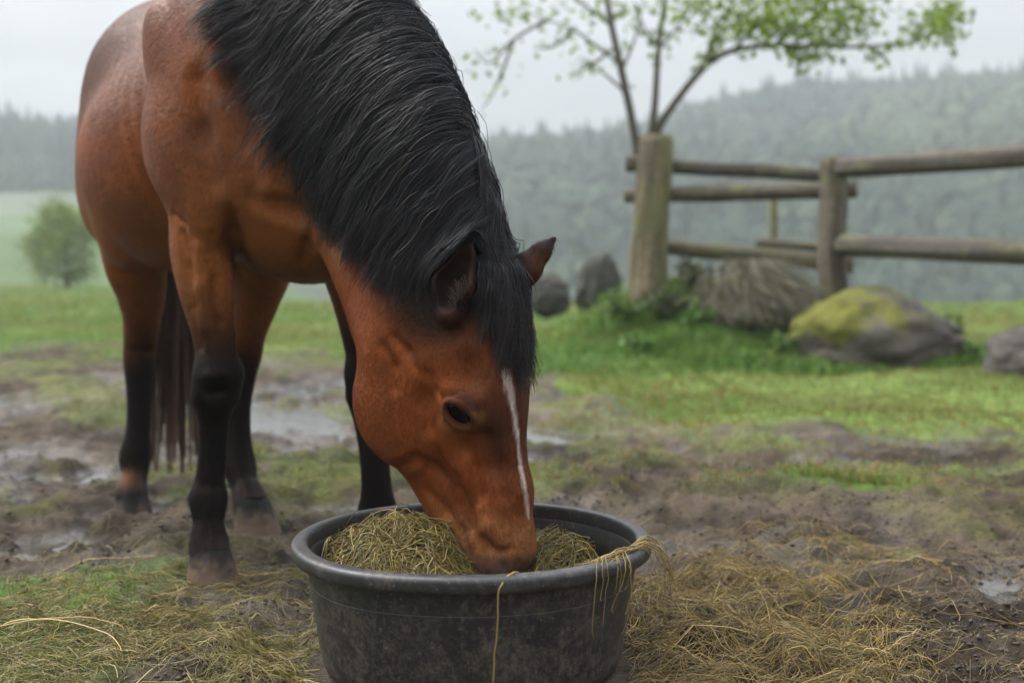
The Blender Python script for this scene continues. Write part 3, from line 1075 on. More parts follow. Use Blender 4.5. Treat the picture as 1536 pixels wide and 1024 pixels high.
# whiskers of coarse hair inside the near ear
ea, eb = H(678, 452, 2.318), H(696, 415, 2.318)
er_pts = []
for i in range(160):
    q = lerp(ea, eb, r_.random()) + r_.normal(size=3) * np.array([0.007, 0.007, 0.004])
    d_ = unit(viewH * 0.6 + np.array([0, 0, -0.5]) + vx * (0.5 * r_.random() + 0.1) + r_.normal(size=3) * 0.25)
    t = np.linspace(0, 1, 6)[:, None]
    er_pts.append(q + d_ * (0.012 + 0.014 * r_.random()) * t + np.array([0, 0, -0.006]) * t ** 2)
v, f, pid = tubes(er_pts, np.linspace(0.0006, 0.0002, 6)[None], 3)
new_mesh('ear_hair', v, f, hair_m, horse, np.tile([0.075, 0.038, 0.020], (len(v), 1)) * r_.random(160)[pid][:, None])


# ================================================================ GROUND
def lumps(x, y):
    return fbm(np.stack([x * 2.4, y * 1.7], -1), 4, 51, 0.5) - 0.5


def gmask(x, y):
    """Share of grass (0..1) at a ground point: mud round the horse, turf beyond it."""
    n = fbm(np.stack([x * 0.55, y * 0.45], -1), 4, 40) - 0.5
    n2 = fbm(np.stack([x * 2.6, y * 1.6], -1), 4, 41) - 0.5
    edge = np.interp(x, [-9, -4, -1.5, 0.0, 0.35, 0.8, 1.4, 2.0, 3.2], [9.5, 11.0, 11.5, 10.0, 7.6, 5.9, 5.0, 4.7, 4.5])
    g = sstep(-1.7, 1.3, (y - edge) * np.where(x > 0.2, 1.0, 0.42) + n * 3.0 + n2 * 2.2)
    patch = sstep(0.02, 0.16, lumps(x, y) + 0.25 * n) * 0.42 * sstep(2.9, 4.2, y)
    tuft = np.exp(-(((x - 1.12) / 0.34) ** 2 + ((y - 4.05) / 0.13) ** 2)) * 0.9 + np.exp(-(((x - 0.95) / 0.18) ** 2 + ((y - 3.18) / 0.05) ** 2)) * 0.7
    nearleft = sstep(-0.45, -0.95, x + 0.25 * n2) * (1 - sstep(2.75, 3.2, y + 0.5 * n2)) * 0.75
    return np.clip(np.maximum(np.maximum(g, patch), np.maximum(tuft, nearleft)), 0, 1)


PUDDLES = [(-1.22, 6.2, 0.55, 0.75, 0.085), (-0.95, 7.6, 0.55, 0.40, 0.08), (-1.9, 7.2, 0.4, 0.3, 0.06), (-1.24, 3.36, 0.17, 0.085, 0.055), (-1.03, 3.94, 0.19, 0.13, 0.055), (-0.80, 4.9, 0.30, 0.25, 0.065),
           (0.84, 2.27, 0.070, 0.060, 0.042), (0.74, 2.10, 0.08, 0.055, 0.040), (1.20, 2.93, 0.07, 0.04, 0.040), (-0.39, 2.33, 0.10, 0.11, 0.038),
           (0.14, 5.5, 0.35, 0.35, 0.070), (0.72, 3.9, 0.36, 0.09, 0.050), (-0.58, 3.22, 0.16, 0.08, 0.045), (0.45, 4.9, 0.40, 0.16, 0.055), (-1.55, 4.4, 0.3, 0.12, 0.05), (-0.60, 3.85, 0.12, 0.09, 0.055)]
WATER_Z = -0.034


def prints(x, y, cell, seed, rad, dep):
    """Hoof prints: one dent with a raised lip somewhere in each cell."""
    ix, iy = np.floor(x / cell), np.floor(y / cell)
    out = np.zeros_like(x)
    for a in (-1, 0, 1):
        for b in (-1, 0, 1):
            cx, cy = (ix + a).astype(np.int64), (iy + b).astype(np.int64)
            h1, h2, h3, h4 = (_hash(cx, cy, cx * 0 + k, seed) for k in range(4))
            dx, dy = x - (cx + 0.15 + 0.7 * h1) * cell, y - (cy + 0.15 + 0.7 * h2) * cell
            ca, sa = np.cos(h4 * 6.28), np.sin(h4 * 6.28)
            d = np.sqrt(((dx * ca + dy * sa) / 1.25) ** 2 + (dy * ca - dx * sa) ** 2) / (rad * (0.7 + 0.6 * h3))
            out += np.where(h3 > 0.25, (0.3 + h3) * dep, 0) * (-np.exp(-np.minimum(d, 9) ** 4) + 0.55 * np.exp(-((d - 1.35) / 0.35) ** 2))
    return out


def gz(x, y, fine=True):
    """Ground height."""
    x, y = np.asarray(x, float), np.asarray(y, float)
    P = lambda s, t=1.0: np.stack([x * s, y * s * t], -1)
    near = 1 - sstep(9, 16, y)
    z = (fbm(P(0.5), 3, 50) - 0.5) * 0.10 * sstep(4, 12, y)
    z = z + lumps(x, y) * 0.17 * near * sstep(1.6, 4.0, y) * (1 - 0.5 * sstep(7, 12, y))
    g = gmask(x, y)
    mud = near * (1 - 0.65 * g)
    if fine:
        wx_, wy_ = x + 0.05 * (vnoise(P(9), 55) - 0.5), y + 0.05 * (vnoise(P(9), 56) - 0.5)
        z = z + mud * sstep(1.2, 2.6, y) * (prints(wx_, wy_, 0.30, 7, 0.060, 0.024) + prints(wx_, wy_, 0.17, 8, 0.030, 0.012)) * sstep(0.35, 0.6, fbm(P(1.3), 3, 59))
        rough = fbm(P(7.0, 1.2), 5, 52, 0.55)
        ridge = 1 - np.abs(fbm(P(4.5, 1.4), 4, 53) - 0.5) * 4
        z = z + mud * ((rough - 0.5) * 0.075 + np.clip(ridge, 0, 1) * 0.020 - 0.006)
        z = z + mud * ((fbm(P(26), 3, 54) - 0.5) * 0.026 + (fbm(P(70), 2, 60) - 0.5) * 0.010)
    for px, py, rx, ry, dp in PUDDLES:
        w = 0.28 * (fbm(P(5.5), 3, 57) - 0.5)
        z = z - dp * np.exp(-np.clip((((x - px) / rx) ** 2 + ((y - py) / ry) ** 2) ** 1.3 + w, 0, 9))
    for i, (px, py) in enumerate(((-0.70, 2.84), (-0.34, 2.99))):            # trodden flat under the fore hooves
        k = np.exp(-(((x - px) / 0.12) ** 2 + ((y - py) / 0.12) ** 2))
        z = z * (1 - k) + (-0.004) * k
    k = np.exp(-(((x + 1.13) / 0.14) ** 2 + ((y - 3.70) / 0.12) ** 2))
    z = z * (1 - k) - 0.040 * k
    k = np.exp(-(((x + 0.73) / 0.14) ** 2 + ((y - 3.42) / 0.11) ** 2))
    z = z * (1 - k) - 0.012 * k
    d = np.sqrt((x + 0.075) ** 2 + (y - 2.28) ** 2)                          # flat seat of the tub
    k = 1 - sstep(0.28, 0.40, d)
    z = z * (1 - k) - 0.002 * k
    # bank under the fence post, soft bank by the mossy boulder, drop to the valley on the right, slope on the left
    z = z + 0.54 * np.exp(-(((x - 1.30) / 0.95) ** 2 + ((y - 9.9) / 0.9) ** 2)) + 0.16 * np.exp(-(((x - 2.5) / 1.5) ** 2 + ((y - 9.6) / 0.9) ** 2))
    z = z + 0.10 * np.exp(-(((x - 0.75) / 0.6) ** 2 + ((y - 12.2) / 0.8) ** 2))
    rs = sstep(-0.31, 0.0, x / np.maximum(np.abs(y), 1.0))
    z = z - rs * np.clip(y - 24, 0, 70) * 0.085
    z = z + (1 - rs) * (np.clip(y - 62, 0, 120) ** 1.12 * 0.044 + (fbm(P(0.05), 3, 58) - 0.5) * 2.0 * sstep(50, 90, y))
    return z


rows = np.concatenate([np.linspace(-24, 0.9, 24), np.geomspace(1.0, 230, 900)])
ncol = 760
uu = np.linspace(-1, 1, ncol)
uu = np.sign(uu) * np.abs(uu) ** 1.15
Y = np.repeat(rows[:, None], ncol, 1)
X = uu[None] * (np.abs(Y) * 0.80 + 0.9 + np.where(Y < 0.9, 12 * sstep(0.9, -6, Y), 0))
Z = gz(X, Y)
GV = np.stack([X, Y, Z], -1).reshape(-1, 3)
gm = gmask(GV[:, 0], GV[:, 1])
P2 = GV[:, :2]
na = fbm(P2 * 1.3, 4, 60)
nb = fbm(P2 * 9, 4, 61)
mudc = lerp(np.array([0.022, 0.016, 0.0108]), np.array([0.076, 0.058, 0.040]), sstep(0.32, 0.68, 0.5 * na + 0.5 * nb)[:, None])
moist = 1 - sstep(WATER_Z - 0.002, WATER_Z + 0.024, GV[:, 2])
mudc = mudc * (1 - 0.45 * moist[:, None])
olive = sstep(0.48, 0.70, fbm(P2 * np.array([3.0, 2.2]), 4, 62)) * sstep(2.5, 4, P2[:, 1])
mudc = lerp(mudc, np.array([0.105, 0.105, 0.030]), (0.6 * olive * sstep(-0.06, 0.08, lumps(P2[:, 0], P2[:, 1])))[:, None])
grc = lerp(np.array([0.060, 0.105, 0.018]), np.array([0.120, 0.170, 0.040]), sstep(0.3, 0.7, fbm(P2 * 0.5, 4, 63))[:, None])
far = sstep(25, 70, P2[:, 1])
grc = lerp(grc, np.array([0.058, 0.092, 0.032]), far[:, None])
gcol = lerp(mudc, grc, sstep(0.25, 0.75, gm)[:, None])

gmat, nt, p = mat_new('muddy_ground')
at = nd(nt, 'ShaderNodeAttribute', attribute_name='col')
wt = nd(nt, 'ShaderNodeAttribute', attribute_name='wet')
tc = nd(nt, 'ShaderNodeTexCoord')
n1_ = noise_node(nt, 14, 6, 0.65, tc.outputs['Object'])
n2_ = noise_node(nt, 70, 5, 0.65, tc.outputs['Object'])
n3_ = noise_node(nt, 2.2, 4, 0.6, tc.outputs['Object'])
c_ = mix_node(nt, 1.0, at.outputs['Color'], ramp_node(nt, n1_.outputs['Fac'], [(0.3, 0.62), (0.72, 1.38)]).outputs['Color'], 'MULTIPLY')
c_ = mix_node(nt, 1.0, c_, ramp_node(nt, n2_.outputs['Fac'], [(0.3, 0.70), (0.72, 1.32)]).outputs['Color'], 'MULTIPLY')
nt.links.new(c_, p.inputs['Base Color'])
rr = ramp_node(nt, n3_.outputs['Fac'], [(0.38, 0.20), (0.66, 0.42)])
mm = nd(nt, 'ShaderNodeMix', data_type='FLOAT')
nt.links.new(wt.outputs['Fac'], mm.inputs['Factor'])
mm.inputs['A'].default_value = 0.95
nt.links.new(rr.outputs['Color'], mm.inputs['B'])
nt.links.new(mm.outputs['Result'], p.inputs['Roughness'])
sp = nd(nt, 'ShaderNodeMapRange')
nt.links.new(wt.outputs['Fac'], sp.inputs['Value'])
sp.inputs['To Min'].default_value = 0.16
sp.inputs['To Max'].default_value = 0.50
nt.links.new(sp.outputs['Result'], p.inputs['Specular IOR Level'])
bn = bump_node(nt, n1_.outputs['Fac'], 0.6, 0.025)
nt.links.new(bump_node(nt, n2_.outputs['Fac'], 0.9, 0.010, bn), p.inputs['Normal'])
ground = new_mesh('ground', GV, grid_faces(len(rows), ncol)[:, ::-1], gmat, None, gcol, extra={'wet': np.clip(moist * 1.0 + 0.45 * sstep(0.52, 0.66, fbm(P2 * np.array([1.6, 1.1]), 4, 64)), 0, 1) * (1 - gm) * (1 - sstep(9, 14, P2[:, 1]))})
tag(ground, 'brown trampled mud giving way to green turf', 'ground', kind='structure')

# ---- standing water in the hollows
wmat, nt, p = mat_new('muddy_water')
p.inputs['Base Color'].default_value = (0.045, 0.038, 0.030, 1)
p.inputs['Roughness'].default_value = 0.07
p.inputs['Specular IOR Level'].default_value = 0.5
wn = noise_node(nt, 9, 3, 0.5)
nt.links.new(bump_node(nt, wn.outputs['Fac'], 0.08, 0.02), p.inputs['Normal'])
wx, wy = np.meshgrid(np.linspace(-3.2, 2.2, 28), np.linspace(1.6, 8.6, 36), indexing='ij')
wv = np.stack([wx, wy, np.full_like(wx, WATER_Z)], -1).reshape(-1, 3)
water = new_mesh('puddle_water', wv, grid_faces(28, 36), wmat)
tag(water, 'rain water lying in the hollows of the mud', 'puddles', kind='structure')


# ================================================================ GRASS
def blades(x, y, h, w, lean, seed, c0, c1, dry=0.0):
    r = np.random.default_rng(seed)
    n = len(x)
    z = gz(x, y, True)
    a = r.random(n) * 6.283
    wd = np.stack([np.cos(a), np.sin(a), np.zeros(n)], -1)
    b = r.random(n) * 6.283
    ld = np.stack([np.cos(b), np.sin(b), np.zeros(n)], -1) * (lean * (0.3 + r.random(n)))[:, None]
    base = np.stack([x, y, z - 0.004], -1)
    up = np.array([0, 0, 1.0])
    m = base + h[:, None] * (0.58 * up + 0.30 * ld)
    t = base + h[:, None] * (0.95 * up * np.clip(1 - 0.35 * lean, 0.3, 1)[:, None] + 0.95 * ld)
    ww = (w * 0.5)[:, None] * wd
    V = np.stack([base - ww, base + ww, m + ww * 0.75, m - ww * 0.75, t], 1).reshape(-1, 3)
    o = (np.arange(n) * 5)[:, None]
    q = o + np.array([[0, 1, 2, 3]])
    tr = o + np.array([[3, 2, 4]])
    k = r.random((n, 1))
    c = lerp(np.array(c0), np.array(c1), k)
    yel = (r.random((n, 1)) < dry)
    c = np.where(yel, np.array([0.19, 0.15, 0.045]) * (0.6 + 0.7 * r.random((n, 1))), c)
    c5 = np.repeat(c, 5, 0)
    return V, q, tr, c5


def scatter(n, y0, y1, seed, xmax=0.66, pw=1.0):
    r = np.random.default_rng(seed)
    y = y0 * (y1 / y0) ** r.random(n)
    x = (r.random(n) * 2 - 1) * (y * xmax + 0.5)
    g = gmask(x, y)
    keep = r.random(n) < g ** pw * (0.35 + 0.9 * vnoise(np.stack([x * 2.2, y * 1.6], -1), 71))
    return x[keep], y[keep]


def blocked(x, y):
    d = np.sqrt((x + 0.075) ** 2 + (y - 2.28) ** 2)
    b = d < 0.31
    for hx, hy in ((-0.70, 2.82), (-0.34, 2.98), (-1.13, 3.70), (-0.73, 3.42)):
        b |= ((x - hx) ** 2 + (y - hy) ** 2) < 0.075 ** 2
    return b


gparts = []
for n, y0, y1, hh, wd, sd in ((110000, 1.55, 4.5, 0.030, 0.0026, 81), (260000, 4.0, 10.5, 0.042, 0.0045, 82), (150000, 9.0, 18, 0.060, 0.009, 83), (90000, 16, 48, 0.10, 0.024, 84)):
    x, y = scatter(n, y0, y1, sd)
    k = ~blocked(x, y)
    x, y = x[k], y[k]
    r = np.random.default_rng(sd + 1)
    big = 0.55 + 0.9 * vnoise(np.stack([x * 1.7, y * 1.2], -1), 72)
    lush = sstep(0.35, 0.65, fbm(np.stack([x * 0.45, y * 0.35], -1), 3, 73))
    olv = np.repeat(sstep(7, 14, y), 5)[:, None]
    V, q, tr, c = blades(x, y, hh * big * (0.5 + r.random(len(x))) * (0.45 + 0.55 * sstep(0.4, 0.8, gmask(x, y))), np.full(len(x), wd), np.full(len(x), 0.75), sd + 2, (0.064, 0.120, 0.018), (0.180, 0.255, 0.055), 0.07 if y0 > 4 else 0.30)
    lu = np.repeat(lush, 5)[:, None]
    c = c * lerp(np.array([1.10, 0.95, 0.9]), np.array([0.85, 1.05, 0.85]), lu)
    c = c * lerp(np.array([1.0, 1.0, 1.0]), np.array([1.22, 1.02, 1.25]), olv)
    c = c * lerp(np.array([1.25, 0.95, 1.0]), np.array([1.0, 1.0, 1.0]), np.repeat(sstep(2.6, 3.4, y), 5)[:, None])
    gmv = np.repeat(gmask(x, y), 5)[:, None]
    c = c * lerp(np.array([1.25, 0.92, 0.95]), np.array([1.0, 1.0, 1.0]), sstep(0.45, 0.8, gmv))
    gparts.append((V, q, tr, c))
r = np.random.default_rng(99)
for cx, cy, sx, sy, nn, hh in ((1.15, 9.0, 0.75, 0.55, 15000, 0.13), (1.6, 8.7, 0.9, 0.30, 9000, 0.10), (2.9, 9.3, 0.9, 0.4, 9000, 0.16), (0.75, 8.6, 0.5, 0.4, 8000, 0.09), (2.15, 8.35, 0.9, 0.12, 5000, 0.09)):
    x, y = cx + sx * r.normal(size=nn) * 0.7, cy + sy * r.normal(size=nn) * 0.7
    V, q, tr, c = blades(x, y, hh * (0.4 + 0.9 * r.random(nn)) * (0.5 + vnoise(np.stack([x * 3, y * 3], -1), 74)), np.full(nn, 0.007), np.full(nn, 0.8), int(cx * 100), (0.050, 0.125, 0.014), (0.165, 0.290, 0.050), 0.08)
    gparts.append((V, q, tr, c))
off, VV, QQ, TT, CC = 0, [], [], [], []
for V, q, tr, c in gparts:
    VV.append(V); QQ.append(q + off); TT.append(tr + off); CC.append(c)
    off += len(V)
grass_m = col_mat('grass_blades', 0.55, 0.3, trans=0.30)
grass = new_mesh('grass', np.concatenate(VV), [np.concatenate(QQ), np.concatenate(TT)], grass_m, None, np.concatenate(CC))
tag(grass, 'short green grass of the paddock', 'grass', kind='stuff')


# ================================================================ FEED TUB
TC = np.array([-0.0748, 2.28, 0.0])
rub, nt, p = mat_new('black_rubber')
tc = nd(nt, 'ShaderNodeTexCoord')
nA = noise_node(nt, 9, 6, 0.7, tc.outputs['Object'])
nB = noise_node(nt, 75, 7, 0.82, tc.outputs['Object'], (1, 1, 0.8))
nC = noise_node(nt, 110, 3, 0.7, tc.outputs['Object'])
sepz = nd(nt, 'ShaderNodeSeparateXYZ')
nt.links.new(tc.outputs['Object'], sepz.inputs[0])
zr = nd(nt, 'ShaderNodeMapRange')
nt.links.new(sepz.outputs['Z'], zr.inputs['Value'])
zr.inputs['From Min'].default_value = 0.0
zr.inputs['From Max'].default_value = 0.20
zr.inputs['To Min'].default_value = 0.06
zr.inputs['To Max'].default_value = -0.02
ad = nd(nt, 'ShaderNodeMath', operation='ADD')
nt.links.new(nB.outputs['Fac'], ad.inputs[0])
nt.links.new(zr.outputs['Result'], ad.inputs[1])
ad2 = nd(nt, 'ShaderNodeMath', operation='ADD')
sc_ = nd(nt, 'ShaderNodeMath', operation='MULTIPLY_ADD')
nt.links.new(nA.outputs['Fac'], sc_.inputs[0])
sc_.inputs[1].default_value = 0.6
sc_.inputs[2].default_value = -0.30
nt.links.new(ad.outputs[0], ad2.inputs[0])
nt.links.new(sc_.outputs[0], ad2.inputs[1])
dirt = ramp_node(nt, ad2.outputs[0], [(0.47, 0.0), (0.70, 0.85)])
base = mix_node(nt, dirt.outputs['Color'], (0.0150, 0.0150, 0.0155), (0.105, 0.088, 0.066))
scr = ramp_node(nt, nC.outputs['Fac'], [(0.64, 0.0), (0.70, 0.7)])
base = mix_node(nt, scr.outputs['Color'], base, (0.16, 0.15, 0.13))
nt.links.new(base, p.inputs['Base Color'])
nt.links.new(ramp_node(nt, nA.outputs['Fac'], [(0.3, 0.36), (0.7, 0.62)]).outputs['Color'], p.inputs['Roughness'])
bn = bump_node(nt, nB.outputs['Fac'], 0.25, 0.004)
nt.links.new(bump_node(nt, nC.outputs['Fac'], 0.25, 0.0015, bn), p.inputs['Normal'])


def lathe(name, prof, mat, parent, n=144, closed=False, wob=0.0):
    prof = np.asarray(prof, float)
    a = np.linspace(0, 2 * np.pi, n, endpoint=False)
    w = 1 + wob * (vnoise(np.stack([np.cos(a) * 1.3, np.sin(a) * 1.3], -1), 5) - 0.5)
    rr_ = prof[None, :, 0] * w[:, None]
    zz = prof[None, :, 1] + 0.004 * (vnoise(np.stack([np.cos(a) * 1.1 + 4, np.sin(a) * 1.1], -1), 6) - 0.5)[:, None] * (prof[None, :, 1] > 0.1)
    V = np.stack([rr_ * np.cos(a)[:, None], rr_ * np.sin(a)[:, None], zz], -1).reshape(-1, 3)
    return new_mesh(name, V, grid_faces(n, len(prof), wrap_u=True), mat, parent)


tub = empty('feed_tub', TC)
tag(tub, 'round black rubber feed tub standing on the mud', 'feed tub')
wall = [(0.001, 0.004), (0.24, 0.004), (0.262, 0.005), (0.272, 0.011), (0.277, 0.024), (0.2855, 0.070), (0.2965, 0.140), (0.29985, 0.1630), (0.30020, 0.1655), (0.30025, 0.1660), (0.2996, 0.1666), (0.2997, 0.1676), (0.30055, 0.1682), (0.30065, 0.1687), (0.3010, 0.1712),
        (0.3030, 0.185), (0.3055, 0.204)]
inner = [(0.303, 0.212), (0.298, 0.206), (0.294, 0.16), (0.285, 0.08), (0.277, 0.030), (0.262, 0.016), (0.20, 0.013), (0.001, 0.013)]
lathe('tub_wall', wall + [(0.3068, 0.216)] + inner, rub, tub, wob=0.012)
rim = [(0.3065, 0.2105), (0.326, 0.2095), (0.3300, 0.2105), (0.3318, 0.2130), (0.3326, 0.2190), (0.3330, 0.2275), (0.3322, 0.2318), (0.3296, 0.2350), (0.3255, 0.2370), (0.3130, 0.2385), (0.3075, 0.2376), (0.3042, 0.2350), (0.3026, 0.2300), (0.3020, 0.212)]
lathe('rim', rim, rub, tub, wob=0.012)


# ================================================================ HAY
hay_m = col_mat('hay_stalks', 0.45, 0.45)
HAY_A, HAY_B, HAY_G = np.array([0.360, 0.240, 0.058]), np.array([0.085, 0.060, 0.016]), np.array([0.125, 0.120, 0.022])


def stalks(start, ang, length, seed, S=8, curl=1.0, rise=0.0, sag=None):
    """Wandering stalks from start points, nearly flat; returns (n, S, 3) paths."""
    r = np.random.default_rng(seed)
    n = len(start)
    ds = length / (S - 1)
    head_ = ang[:, None] + np.cumsum(r.normal(size=(n, S)) * 0.16 * curl, axis=1) + (r.normal(size=(n, 1)) * 0.16 * curl) * np.arange(S)[None]
    x = start[:, 0:1] + np.concatenate([np.zeros((n, 1)), np.cumsum(np.cos(head_) * ds[:, None], 1)[:, :-1]], 1)
    y = start[:, 1:2] + np.concatenate([np.zeros((n, 1)), np.cumsum(np.sin(head_) * ds[:, None], 1)[:, :-1]], 1)
    return x, y


def hay_colors(n, seed, green):
    r = np.random.default_rng(seed)
    k = r.random((n, 1))
    c = lerp(HAY_B, HAY_A, k ** 1.3)
    g = np.clip(np.asarray(green), 0, 1).reshape(-1, 1) * (r.random((n, 1)) < 0.75)
    c = lerp(c, HAY_G * (0.7 + 0.9 * r.random((n, 1))), g)
    pale = r.random((n, 1)) < 0.05
    return np.where(pale, np.array([0.42, 0.31, 0.12]), c) * (0.45 + 0.85 * r.random((n, 1)))


# ---- the heap in the tub
def heap(x, y):
    q = 0.122 + 0.092 * np.exp(-(((x + 0.235) / 0.20) ** 2 + ((y - 2.40) / 0.17) ** 2) ** 1.7) + 0.066 * np.exp(-(((x - 0.08) / 0.18) ** 2 + ((y - 2.47) / 0.10) ** 2) ** 1.3)
    q = q + 0.055 * (fbm(np.stack([x * 13, y * 13], -1), 3, 91) - 0.5)
    d = np.sqrt((x - TC[0]) ** 2 + (y - TC[1]) ** 2)
    q = q - 0.040 * np.exp(-(((x + 0.03) / 0.11) ** 2 + ((y - 2.30) / 0.12) ** 2))
    return q - 0.018 * sstep(0.20, 0.29, d)


r_ = np.random.default_rng(33)
n = 6800
rad = 0.275 * np.sqrt(r_.random(n))
an = r_.random(n) * 6.283
s0 = np.stack([TC[0] + rad * np.cos(an), TC[1] + rad * np.sin(an)], -1)
L_s = 0.05 + 0.12 * r_.random(n)
x, y = stalks(s0, r_.random(n) * 6.283, L_s, 34, 8, 1.9)
d = np.sqrt((x - TC[0]) ** 2 + (y - TC[1]) ** 2)
k = np.minimum(1, 0.283 / np.maximum(d, 1e-6))
x, y = TC[0] + (x - TC[0]) * k, TC[1] + (y - TC[1]) * k
tt = np.linspace(-1, 1, 8)[None]
z = heap(x, y) + (0.020 * r_.random((n, 1)) - 0.004) + tt * r_.normal(size=(n, 1)) * 0.012 + (r_.normal(size=(n, 1)) * 0.010) * (1 - tt ** 2)
v, f, pid = tubes(np.stack([x, y, z], -1), np.full((1, 8), 0.00095) * (0.6 + 0.8 * r_.random((n, 1))), 3, 35)
hc = hay_colors(n, 36, np.full(n, 0.45))
hx, hy = np.meshgrid(np.linspace(-0.28, 0.28, 50), np.linspace(-0.28, 0.28, 50), indexing='ij')
inside = np.sqrt(hx ** 2 + hy ** 2)
sq = np.minimum(1, 0.278 / np.maximum(inside, 1e-6))
hx, hy = hx * sq + TC[0], hy * sq + TC[1]
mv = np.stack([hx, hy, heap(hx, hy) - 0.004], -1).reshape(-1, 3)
V, Fs, K = join([(v, f, hc[pid]), (mv, grid_faces(50, 50), np.array([[0.014, 0.012, 0.004]]))])  # near-black sheet under the stalks: shade of the gaps put into its colour
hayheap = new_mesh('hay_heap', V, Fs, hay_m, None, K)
tag(hayheap, 'heap of olive hay inside the black tub', 'hay', kind='stuff')


# ---- loose hay trodden over the mud
def hay_amount(x, y):
    n = fbm(np.stack([x * 3.2, y * 2.2], -1), 4, 95)
    right = np.exp(-(((x - 0.52) / 0.42) ** 2 + ((y - 2.45) / 0.55) ** 2)) * 1.3 + 0.5 * np.exp(-(((x - 0.75) / 0.40) ** 2 + ((y - 2.15) / 0.6) ** 2))
    left = 1.15 * np.exp(-(((x + 0.62) / 0.34) ** 2 + ((y - 2.38) / 0.36) ** 2)) + 0.8 * np.exp(-(((x + 1.05) / 0.5) ** 2 + ((y - 2.35) / 0.45) ** 2))
    n2 = fbm(np.stack([x * 8.5, y * 6.0], -1), 3, 98)
    return np.clip((right + left) * (0.06 + 1.30 * sstep(0.42, 0.62, n)) * (0.22 + 0.95 * sstep(0.40, 0.58, n2)), 0, 0.95)


def hay_lift(x, y):
    a = hay_amount(x, y)
    return 0.030 * np.clip(a, 0, 1) * (0.4 + 1.2 * fbm(np.stack([x * 7, y * 6], -1), 3, 96))


r_ = np.random.default_rng(44)
n0 = 100000
y0 = 1.55 + 2.1 * r_.random(n0)
x0 = (r_.random(n0) * 2 - 1) * (y0 * 0.62 + 0.1)
k = (r_.random(n0) < hay_amount(x0, y0)) & (np.sqrt((x0 + 0.075) ** 2 + (y0 - 2.28) ** 2) > 0.30) & ~blocked(x0, y0)
x0, y0 = x0[k], y0[k]
n = len(x0)
big = r_.random(n) < np.where(x0 > 0, 0.15, 0.06)
L_s = np.where(big, 0.12 + 0.14 * r_.random(n), 0.03 + 0.075 * r_.random(n))
x, y = stalks(np.stack([x0, y0], -1), 0.12 + (vnoise(np.stack([x0 * 4, y0 * 4], -1), 97) - 0.5) * 1.6 + r_.normal(size=n) * 0.55 + np.pi * (r_.random(n) < 0.5), L_s, 45, 7, 1.0)
zb = gz(x, y) + 0.0012
d = np.sqrt((x + 0.075) ** 2 + (y - 2.28) ** 2)
ok = d.min(1) > 0.282
x, y, zb, x0, y0, big = x[ok], y[ok], zb[ok], x0[ok], y0[ok], big[ok]
n = len(x)
tt = np.linspace(-1, 1, 7)[None]
z = zb + hay_lift(x, y) * 0.7 * (r_.random((n, 1)) ** 0.8) + np.abs(r_.normal(size=(n, 1))) * 0.006 * (1 - tt ** 2) + np.clip(tt * r_.normal(size=(n, 1)) * 0.007, 0, None)
v, f, pid = tubes(np.stack([x, y, z], -1), np.full((1, 7), 0.00060) * (0.55 + 0.8 * r_.random((n, 1))) * np.where(big, 1.2, 1.0)[:, None], 3, 46)
hc = hay_colors(n, 47, np.where(x0 < 0, 0.75, 0.05) * np.ones(n))
loose = new_mesh('loose_hay', v, f, hay_m, None, hc[pid])
tag(loose, 'loose yellow and green hay trodden into the mud', 'hay', kind='stuff')


# ---- dark crumbs of mud, and flat wet stalks pressed into it
r_ = np.random.default_rng(201)
n0 = 60000
y = 1.5 * (5.2 / 1.5) ** r_.random(n0)
x = (r_.random(n0) * 2 - 1) * (y * 0.60 + 0.15)
k = (np.sqrt((x + 0.075) ** 2 + (y - 2.28) ** 2) > 0.31) & (r_.random(n0) < (1 - gmask(x, y)) * (0.15 + 0.85 * sstep(0.45, 0.6, fbm(np.stack([x * 4, y * 4], -1), 3, 202)))) & ~blocked(x, y)
x, y = x[k], y[k]
n = len(x)
octa = np.array([(1, 0, 0), (-1, 0, 0), (0, 1, 0), (0, -1, 0), (0, 0, 1), (0, 0, -1)], float)
ofc = np.array([(0, 2, 4), (2, 1, 4), (1, 3, 4), (3, 0, 4), (2, 0, 5), (1, 2, 5), (3, 1, 5), (0, 3, 5)])
sz = (0.0016 + 0.0062 * r_.random(n) ** 3)[:, None, None]
a = r_.random(n) * 6.283
V = octa[None] * (0.55 + 0.9 * r_.random((n, 6, 1))) * sz * np.array([1.3, 1.0, 0.75])
V = np.stack([V[..., 0] * np.cos(a)[:, None] - V[..., 1] * np.sin(a)[:, None], V[..., 0] * np.sin(a)[:, None] + V[..., 1] * np.cos(a)[:, None], V[..., 2]], -1)
V = (V + np.stack([x, y, gz(x, y) + 0.0008], -1)[:, None]).reshape(-1, 3)
cf = (ofc[None] + (np.arange(n) * 6)[:, None, None]).reshape(-1, 3)
ck_ = np.repeat(lerp(np.array([0.022, 0.016, 0.011]), np.array([0.075, 0.057, 0.040]), r_.random((n, 1)) ** 1.5), 6, 0)
crumb_m = col_mat('mud_crumbs', 0.6, 0.3)
mc = new_mesh('mud_crumbs', V, cf, crumb_m, None, ck_)
tag(mc, 'dark crumbs of mud scattered round the tub', 'mud', kind='stuff')
n0 = 16000
y0 = 1.55 + 2.6 * r_.random(n0) ** 1.2
x0 = (r_.random(n0) * 2 - 1) * (y0 * 0.60 + 0.1)
k = (r_.random(n0) < np.where(x0 > -0.2, 0.30, 0.16) * (0.2 + 1.3 * sstep(0.40, 0.62, fbm(np.stack([x0 * 3, y0 * 3], -1), 3, 203)))) & ~blocked(x0, y0)
x0, y0 = x0[k], y0[k]
n = len(x0)
